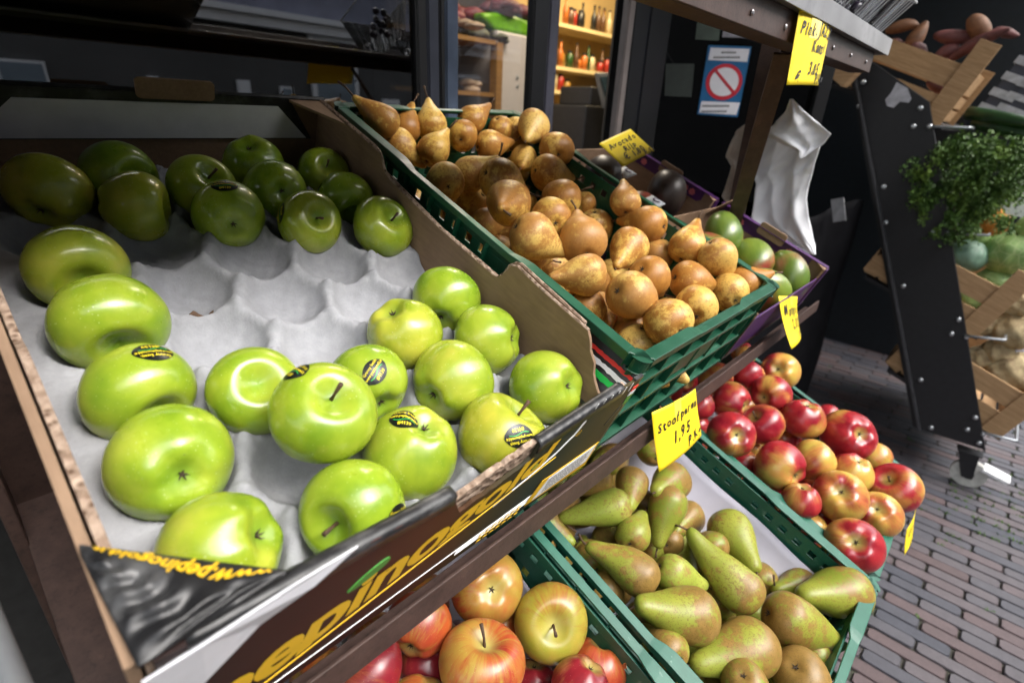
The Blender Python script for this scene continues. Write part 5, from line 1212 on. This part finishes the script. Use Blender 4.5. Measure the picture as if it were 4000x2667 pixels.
# castor
wc = px(3787, 1836, 0, XS+.03); wc.z = Zg+.066
b = MB(); b.tube([Ms @ (wc+Vector((-.014, 0, 0))), Ms @ (wc+Vector((.014, 0, 0)))], .066, 32); cw = b.obj('castor_wheel', plain('white_nylon_wheel', (.50, .49, .45), .5), st, None, False, .004)
b = MB(); b.tube([Ms @ (wc+Vector((-.018, 0, 0))), Ms @ (wc+Vector((.018, 0, 0)))], .022, 16); b.obj('hub', M_BLKSTEEL, cw)
b = MB()
for s_ in (-1, 1): b.prism([(wc.y-.02, wc.z-.018), (wc.y+.02, wc.z-.018), (wc.y+.065, wc.z+.10), (wc.y-.01, wc.z+.10)], wc.x+s_*.022-.002, wc.x+s_*.022+.002, lambda p, q, d: sp(p, q, d))
b.box(*(v for v in (wc.x-.03-XS, wc.x+.03-XS, wc.y-.02+.35, wc.y+.07+.35, wc.z+.10-Zg, wc.z+.108-Zg))); b.obj('castor_fork', M_BLKSTEEL, st, None, False, .002)
b = MB(); b.prism([(wc.y-.04, wc.z+.055), (wc.y-.135, wc.z+.035), (wc.y-.125, wc.z+.02), (wc.y-.03, wc.z+.04)], wc.x-.03, wc.x+.045, lambda p, q, d: sp(p, q, d)); b.obj('brake_pedal', plain('bright_pedal', (.80, .80, .82), .3), st, None, False, .003)
# leg at the far side and inner dark bar seen behind the panel

def wooden_crate(y0, z0, lab, L=.48, h=.20, post=.29, Xc=2.425, W=.46, tilt=20.5):
    Mc = Matrix.Translation((Xc, y0, z0)) @ Matrix.Rotation(math.radians(tilt), 4, 'X'); r_ = empty('wooden_crate', Mc, lab, 'crate', 'tilted wooden crates on the vegetable stand')
    t = .009
    for x in (0, W):
        for z0_, z1_ in ((.115, .20), (.005, .085)):
            b = MB(); b.box(x, x+t, .012, L, z0_, z1_); b.obj('slat', M_WOOD, r_, None, False, .001)
    for yy in (0, L):
        for z0_, z1_ in ((.115, .20), (.06, .105), (.005, .05)):
            b = MB(); b.box(-.004, W+.013, yy-.007, yy+.001, z0_, z1_); b.obj('slat', M_WOOD, r_, None, False, .001)
    b = MB(); b.box(-.012, -.001, -.030, .045, -.012, post); b.obj('corner_post', M_WOOD, r_, None, False, .001)
    b = MB(); b.box(W+.010, W+.021, -.028, .03, -.01, post-.06); b.obj('corner_post', M_WOOD, r_, None, False, .001)
    b = MB()
    for k in range(7): b.box(.0, W, .01+k*.068, .065+k*.068, -.002, .004)
    b.obj('base', M_WOOD, r_); return r_
wooden_crate(.118, .262, 'wooden crate of sweet potatoes on top of the vegetable stand'); wooden_crate(-.256, -.549, 'wooden crate of green cabbages halfway up the vegetable stand'); wooden_crate(-.462, -.955, 'wooden crate of celeriac at the bottom of the vegetable stand')
# small wooden ends seen behind the panel
for k, (x_, y_, lab) in enumerate(((3440, 1030, 'end of a wooden crate poking out behind the black panel, upper'), (3510, 1410, 'end of a wooden crate poking out behind the black panel, lower'), (3300, 285, 'small wooden block under the end of the upper rail'))):
    q = px(x_, y_, 0, 2.46 if k < 2 else 2.0); b = MB(); b.box(-.03, .25 if k < 2 else .05, -.035, .035, -.035, .035, Matrix.Translation(q) @ Matrix.Rotation(.6, 4, 'X')); o = b.obj('crate_end', M_WOOD, None, None, False, .002); tag(o, lab, 'wood')
# produce
def veg(name, x_, y_, X0, rp, mat, lab, cat, group, kind, seed):
    q = px(x_, y_, 0, X0); dist = (q-CP).dot(-Z); r = rp*dist/2030.8; rr = random.Random(seed)
    b = MB(); Mr = Matrix.Rotation(rr.uniform(0, 6), 3, 'Z') @ Matrix.Rotation(rr.uniform(-.8, .8), 3, 'X')
    def f(u, v):
        th = u*2*PI; p = v*PI; k = 1
        if kind == 'cab': k = 1+.035*abs(math.sin(3*th+2*math.sin(p*2)))+.02*math.sin(9*th+p*4)
        else: k = 1+.06*math.sin(3*th+p*3)+.05*math.sin(7*th-p*5)*math.sin(p)+.03*math.sin(13*th+p*9)
        return Mr @ Vector((r*math.sin(p)*math.cos(th)*k, r*math.sin(p)*math.sin(th)*k, r*.9*math.cos(p)*k))
    b.grid(40, 26, f, True); o = b.obj(name, mat, None, Matrix.Translation(q), True); tag(o, lab, cat, group); return o
t = NT('cabbage_leaf'); nz = t.noise(12, 4, .6, None, 1.5, (1, 1, .25)); vv = t.vor(25, None, 'DISTANCE_TO_EDGE')
cc = t.mix(t.ramp(nz, [(.3, (.13, .25, .07)), (.7, (.32, .46, .15))]), (.42, .52, .25), t.ramp(vv, [(0, .8), (.06, 0.)])); t.col(cc).setp(rough=.5); t.bump(nz, .6, .004); M_CAB = t.m
M_CABB = plain('blue_green_cabbage_leaf', (.14, .24, .17), .5, 0, .35, 25, .4)
t = NT('celeriac_root'); nz = t.noise(14, 5, .7); t.col(t.ramp(nz, [(.3, (.16, .10, .05)), (.5, (.42, .33, .18)), (.75, (.58, .48, .30))])).setp(rough=.85); t.bump(nz, .9, .008); M_CEL = t.m
for k, (x_, y_, rp, m_, lab) in enumerate(((3955, 985, 92, M_CAB, 'large pale green cabbage at the right edge of the stand'), (3775, 1000, 66, M_CABB, 'blue green cabbage beside the black panel'), (3880, 1105, 62, M_CAB, 'small light green cabbage against the crate slat'), (3800, 915, 55, M_CAB, 'yellow green cabbage under the parsley'), (3800, 1175, 55, M_CAB, 'dark green cabbage low in the slatted crate'), (4050, 900, 70, M_CAB, 'green cabbage cut by the right edge of the picture'))):
    veg('cabbage', x_, y_, 2.62 if k != 1 else 2.56, rp, m_, lab, 'cabbage', 'cabbages on the stand', 'cab', 40+k)
for k, (x_, y_, rp, lab) in enumerate(((3965, 1290, 78, 'rough celeriac at the right edge between the two crates'), (3845, 1262, 52, 'pale celeriac just below the cabbage crate'), (3985, 1180, 62, 'brown celeriac behind the corner post'), (3830, 1395, 48, 'whitish celeriac beside the black panel'), (3960, 1455, 86, 'large celeriac in the lowest crate'), (3900, 1370, 50, 'brown celeriac in the middle of the pile'))):
    veg('celeriac', x_, y_, 2.58, rp, M_CEL, lab, 'celeriac', 'celeriac on the stand', 'cel', 60+k)
# sweet potatoes
M_SWP = plain('sweet_potato_skin', (.11, .034, .032), .65, 0, .45, 25, .3); M_SWP2 = plain('orange_sweet_potato_skin', (.18, .08, .036), .65, 0, .4, 25, .3)
for k, (xa, ya, xb, yb, rp, m_, lab) in enumerate(((3690, 250, 3955, 98, 22, M_SWP, 'long pointed purple sweet potato sticking up to the right'), (3780, 80, 3870, 150, 34, M_SWP2, 'round tan sweet potato on top of the pile'), (3640, 150, 3830, 125, 26, M_SWP, 'dark sweet potato lying along the pile'), (3540, 190, 3620, 90, 28, M_SWP2, 'orange sweet potato standing at the left of the pile'), (3570, 150, 3600, 250, 30, M_SWP, 'pink sweet potato behind the top slat'), (3460, 110, 3590, 110, 22, M_SWP2, 'small orange sweet potato at the back left'), (3650, 230, 3760, 190, 26, M_SWP, 'sweet potato in the shade at the middle of the pile'), (3860, 140, 3990, 125, 18, M_SWP, 'thin sweet potato at the right end of the pile'), (3480, 170, 3540, 200, 26, M_SWP, 'dark purple sweet potato low in the crate'), (3620, 320, 3760, 350, 24, M_SWP, 'sweet potato seen between the crate slats'))):
    A0 = px(xa, ya, 0, 2.62); B0 = px(xb, yb, 0, 2.66 if k != 0 else 2.56); dist = (A0-CP).dot(-Z); r = rp*dist/2030.8; n = 9
    pts = [A0.lerp(B0, j/(n-1))+Vector((0, 0, 1))*.012*math.sin(j/(n-1)*PI*1.3+k) for j in range(n)]; rs = [r*(.12+.95*max(0, math.sin(PI*min(1, (j/(n-1))*.92+.06)))**.8) for j in range(n)]
    b = MB(); b.tube(pts, rs, 14); o = b.obj('sweet_potato', m_, None, None, True); tag(o, lab, 'sweet potato', 'sweet potatoes in the top crate')
    sm = o.modifiers.new('s', 'SUBSURF'); sm.levels = sm.render_levels = 1
# cucumbers
for k, (xa, ya, xb, yb, lab) in enumerate(((3775, 440, 4080, 500, 'dark green cucumber under the sweet potato crate'), (3800, 478, 4080, 545, 'second dark green cucumber, below the other one'))):
    A0 = px(xa, ya, 0, 2.6); B0 = px(xb, yb, 0, 2.55); n = 8; b = MB(); b.tube([A0.lerp(B0, j/(n-1)) for j in range(n)], [.03*(.5+.5*max(0, math.sin(PI*min(1, j/(n-1)*.9+.12)))**.5) for j in range(n)], 16); o = b.obj('cucumber', plain('cucumber_skin', (.012, .035, .01), .3, 0, .3, 40), None, None, True); tag(o, lab, 'cucumber')
# squash pieces and paper behind the parsley
for k, (x_, y_, rp, lab) in enumerate(((3870, 850, 30, 'orange squash piece hanging below the parsley'), (3895, 880, 26, 'second orange squash piece beside the wire guard'))):
    q = px(x_, y_, 0, 2.5); b = MB(); b.blob((0, 0, 0), .03, .034, .05, 14, 10, None, .12, k); o = b.obj('squash_piece', plain('orange_squash', (.75, .28, .05), .4, 0, .2), None, Matrix.Translation(q) @ Matrix.Rotation(.6*k, 4, 'X'), True); tag(o, lab, 'squash')
q = px(3990, 760, 0, 2.75); b = MB(); b.box(-.004, .004, -.09, .05, -.09, .07); o = b.obj('paper_sheet', M_WHITEPRINT, None, Matrix.Translation(q)); tag(o, 'white paper sheet behind the parsley at the right edge', 'paper')
for k, (x_, y_, w_, h_, lab) in enumerate(((3975, 300, .05, .16, 'grey plastic crate edge at the upper right'), (4000, 380, .06, .12, 'pale plastic box at the far upper right'))):
    q = px(x_, y_, 0, 3.0); r_ = empty('plastic_box', Matrix.Translation(q) @ Matrix.Rotation(.35, 4, 'X'), lab, 'box'); b = MB()
    for j in range(5): b.box(0, .3, -w_, w_, -h_+j*h_*.42, -h_+j*h_*.42+h_*.2)
    b.obj('slat', plain('grey_white_plastic', (.42, .44, .47), .4), r_)
    b = MB(); b.box(.01, .29, -w_+.01, w_-.01, -h_+.01, h_*.7); b.obj('inner_tub', M_FRAME, r_)
# curly parsley
t = NT('parsley_leaf'); nz = t.noise(9, 3, .6); t.col(t.ramp(nz, [(.3, (.025, .06, .008)), (.5, (.06, .13, .016)), (.72, (.17, .27, .035))])).setp(rough=.6); M_PAR = t.m
pr = empty('parsley_bunch', Matrix.Identity(4), 'big bunch of curly dark green parsley hanging over the black panel', 'parsley'); rr = random.Random(77); b = MB()
lobes = [(3690, 600, 60), (3760, 560, 62), (3840, 590, 78), (3925, 575, 60), (3990, 640, 62), (3615, 690, 55), (3690, 720, 70), (3790, 690, 84), (3890, 700, 80), (3960, 740, 50), (3625, 800, 42), (3700, 840, 48), (3790, 800, 66), (3870, 790, 48), (3740, 905, 26), (3800, 870, 34), (4010, 560, 40), (3660, 880, 22), (3930, 850, 26), (3580, 640, 26), (3590, 760, 26)]
def leaf(q, s2):
    u = Vector((rr.uniform(-1, 1), rr.uniform(-1, 1), rr.uniform(-1, 1))).normalized(); w = u.cross(Vector((rr.uniform(-1, 1), rr.uniform(-1, 1), rr.uniform(-1, 1)))).normalized(); c_ = u.cross(w)*s2*.7
    vs = [b.b.verts.new(v) for v in (q-u*s2-w*s2*.5+c_, q-w*s2*.2, q+u*s2-w*s2*.5+c_, q+u*s2+w*s2+c_*.2, q+w*s2*.6-c_*.4, q-u*s2+w*s2)]
    b._f([vs[0], vs[1], vs[4], vs[5]]); b._f([vs[1], vs[2], vs[3], vs[4]])
for lx, ly_, lr in lobes:
    for k in range(int(lr*.62)):
        a = rr.uniform(0, 2*PI); s_ = lr*rr.random()**.7; q = px(lx+s_*math.cos(a), ly_+s_*math.sin(a), 0, 2.44+rr.uniform(-.11, .10)); dr_ = Vector((rr.uniform(-.3, .3), rr.uniform(-.6, .6), -.9)).normalized()
        for j in range(13):
            t_ = j/13; leaf(q+dr_*.055*t_+Vector((rr.uniform(-1, 1), rr.uniform(-1, 1), rr.uniform(-1, 1)))*.011, rr.uniform(.004, .0095)*(1.1-.4*t_))
b.obj('leaves', M_PAR, pr, None, False, 0, False)
b = MB()
for k in range(26):
    q = px(rr.uniform(3700, 3920), rr.uniform(600, 860), 0, 2.46); b.tube([q, q+Vector((.03, .03*rr.uniform(-1, 1), -.05)), px(3840, 560, 0, 2.52)], .0025, 5)
b.obj('stems', plain('parsley_stem', (.06, .13, .02), .6), pr)
# clutter in the dark behind the bag
q = px(3275, 820, 0, 2.0); b = MB(); b.box(-.003, .003, -.022, .022, -.045, .045); o = b.obj('card_slip', plain('dim_card', (.22, .22, .23), .7), None, Matrix.Translation(q) @ Matrix.Rotation(-.35, 4, 'X')); tag(o, 'pale slip of card hanging in the dark right of the white bag', 'card')

# ------------------------------------------------------------------ awning and the street opposite
aw = empty('awning', Matrix.Identity(4), 'dark awning stretched over the fruit display', 'awning')
b = MB(); b.box(-5, 3.4, 0, 1.6, 0, .02, Matrix.Translation((0, -.62, 1.75)) @ Matrix.Rotation(math.radians(14), 4, 'X')); b.obj('canvas', plain('dark_awning_canvas', (.12, .12, .11), .8), aw)
b = MB(); b.box(-5, 3.4, -.635, -.60, 1.71, 1.76); b.obj('front_bar', M_STEELG, aw)
b = MB(); b.box(-14, 20, -7.6, -7.2, Zg, 6.2); hs = b.obj('house_row', plain('grey_render_wall', (.085, .085, .085), .85, 0, .12, 2)); tag(hs, 'row of houses across the street reflected in the shop window', 'house')
M_HW = plain('white_house_paint', (.78, .79, .82), .6, 0, .05); M_HG = plain('house_window_glass', (.20, .25, .30), .15, 0, .2, 2); M_HB = plain('slate_fascia', (.26, .27, .36), .6, 0, .15, 3)
b = MB(); b.box(2.5, 14, -7.2, -7.05, 1.22, 1.44); b.box(2.5, 14, -7.05, -6.98, 1.36, 1.44); b.obj('white_cornice', M_HW, hs)
b = MB(); b.box(2.5, 14, -7.2, -7.12, 1.441, 2.05); b.obj('fascia', M_HB, hs); b = MB(); b.box(2.5, 14, -7.2, -7.0, 2.051, 2.3); b.obj('white_cornice', M_HW, hs)
for k, (x0, x1, z0, z1) in enumerate(((.42, .82, -.9, .50), (1.93, 2.0, -.2, .42), (2.25, 2.29, -.2, .36), (3.1, 3.22, -.6, .45), (3.75, 3.9, -.9, .40), (4.35, 5.05, -1.2, 1.16), (5.7, 5.9, -.1, .25), (7, 8, -.9, .8))):
    e_ = .08 if k > 4 else .03; b = MB(); b.box(x0-e_, x1+e_, -7.2, -7.14, z0-e_, z1+e_); f_ = b.obj('window', M_HW, hs); b = MB(); b.box(x0, x1, -7.139, -7.13, z0, z1); b.obj('pane', M_HW if k in (1, 2, 3) else M_HG, f_)
for k in range(9):
    b = MB(); x0 = -6+k*2.2; b.box(x0, x0+1.1, -7.2, -7.14, 2.6, 4.4); f_ = b.obj('window', M_HW, hs); b = MB(); b.box(x0+.08, x0+1.02, -7.139, -7.13, 2.68, 4.32); b.obj('pane', M_HG, f_)

# ------------------------------------------------------------------ light
w = bpy.data.worlds.new('World'); S.world = w; w.use_nodes = True; nt = w.node_tree; bgn = nt.nodes['Background']
sky = nt.nodes.new('ShaderNodeTexSky'); sky.sky_type = 'NISHITA'; sky.sun_disc = False; sky.sun_elevation = math.radians(48); sky.sun_rotation = math.radians(163); sky.dust_density = 5; sky.air_density = 1.2; sky.altitude = 10
hsv = nt.nodes.new('ShaderNodeHueSaturation'); hsv.inputs['Saturation'].default_value = .30; nt.links.new(sky.outputs[0], hsv.inputs['Color']); nt.links.new(hsv.outputs[0], bgn.inputs[0]); bgn.inputs[1].default_value = .15
sl = bpy.data.lights.new('sun', 'SUN'); sl.energy = 1.0; sl.angle = math.radians(70); sl.color = (1, .97, .93); so = bpy.data.objects.new('sun', sl); COL.objects.link(so)
az = math.radians(163); el = math.radians(48); dv = Vector((math.sin(az)*math.cos(el), math.cos(az)*math.cos(el), math.sin(el))); so.rotation_euler = dv.to_track_quat('Z', 'Y').to_euler()
for k, (x_, y_, z_, e_, c_) in enumerate(((3.6, 2.0, 1.9, 26, (1, .76, .42)), (1.9, 1.5, 1.9, 22, (1, .88, .72)))):
    ll = bpy.data.lights.new('shop_lamp', 'AREA'); ll.energy = e_; ll.size = .9; ll.color = c_; lo = bpy.data.objects.new('shop_lamp', ll); COL.objects.link(lo); lo.location = (x_, y_, z_)
S.view_settings.view_transform = 'Standard'; S.view_settings.look = 'None'; S.view_settings.exposure = 1.95; S.view_settings.gamma = 1
S.cycles.max_bounces = 8; S.cycles.transparent_max_bounces = 12
for o in list(bpy.data.objects):
    if o.type == 'MESH' and len(o.data.polygons) == 0: bpy.data.objects.remove(o)
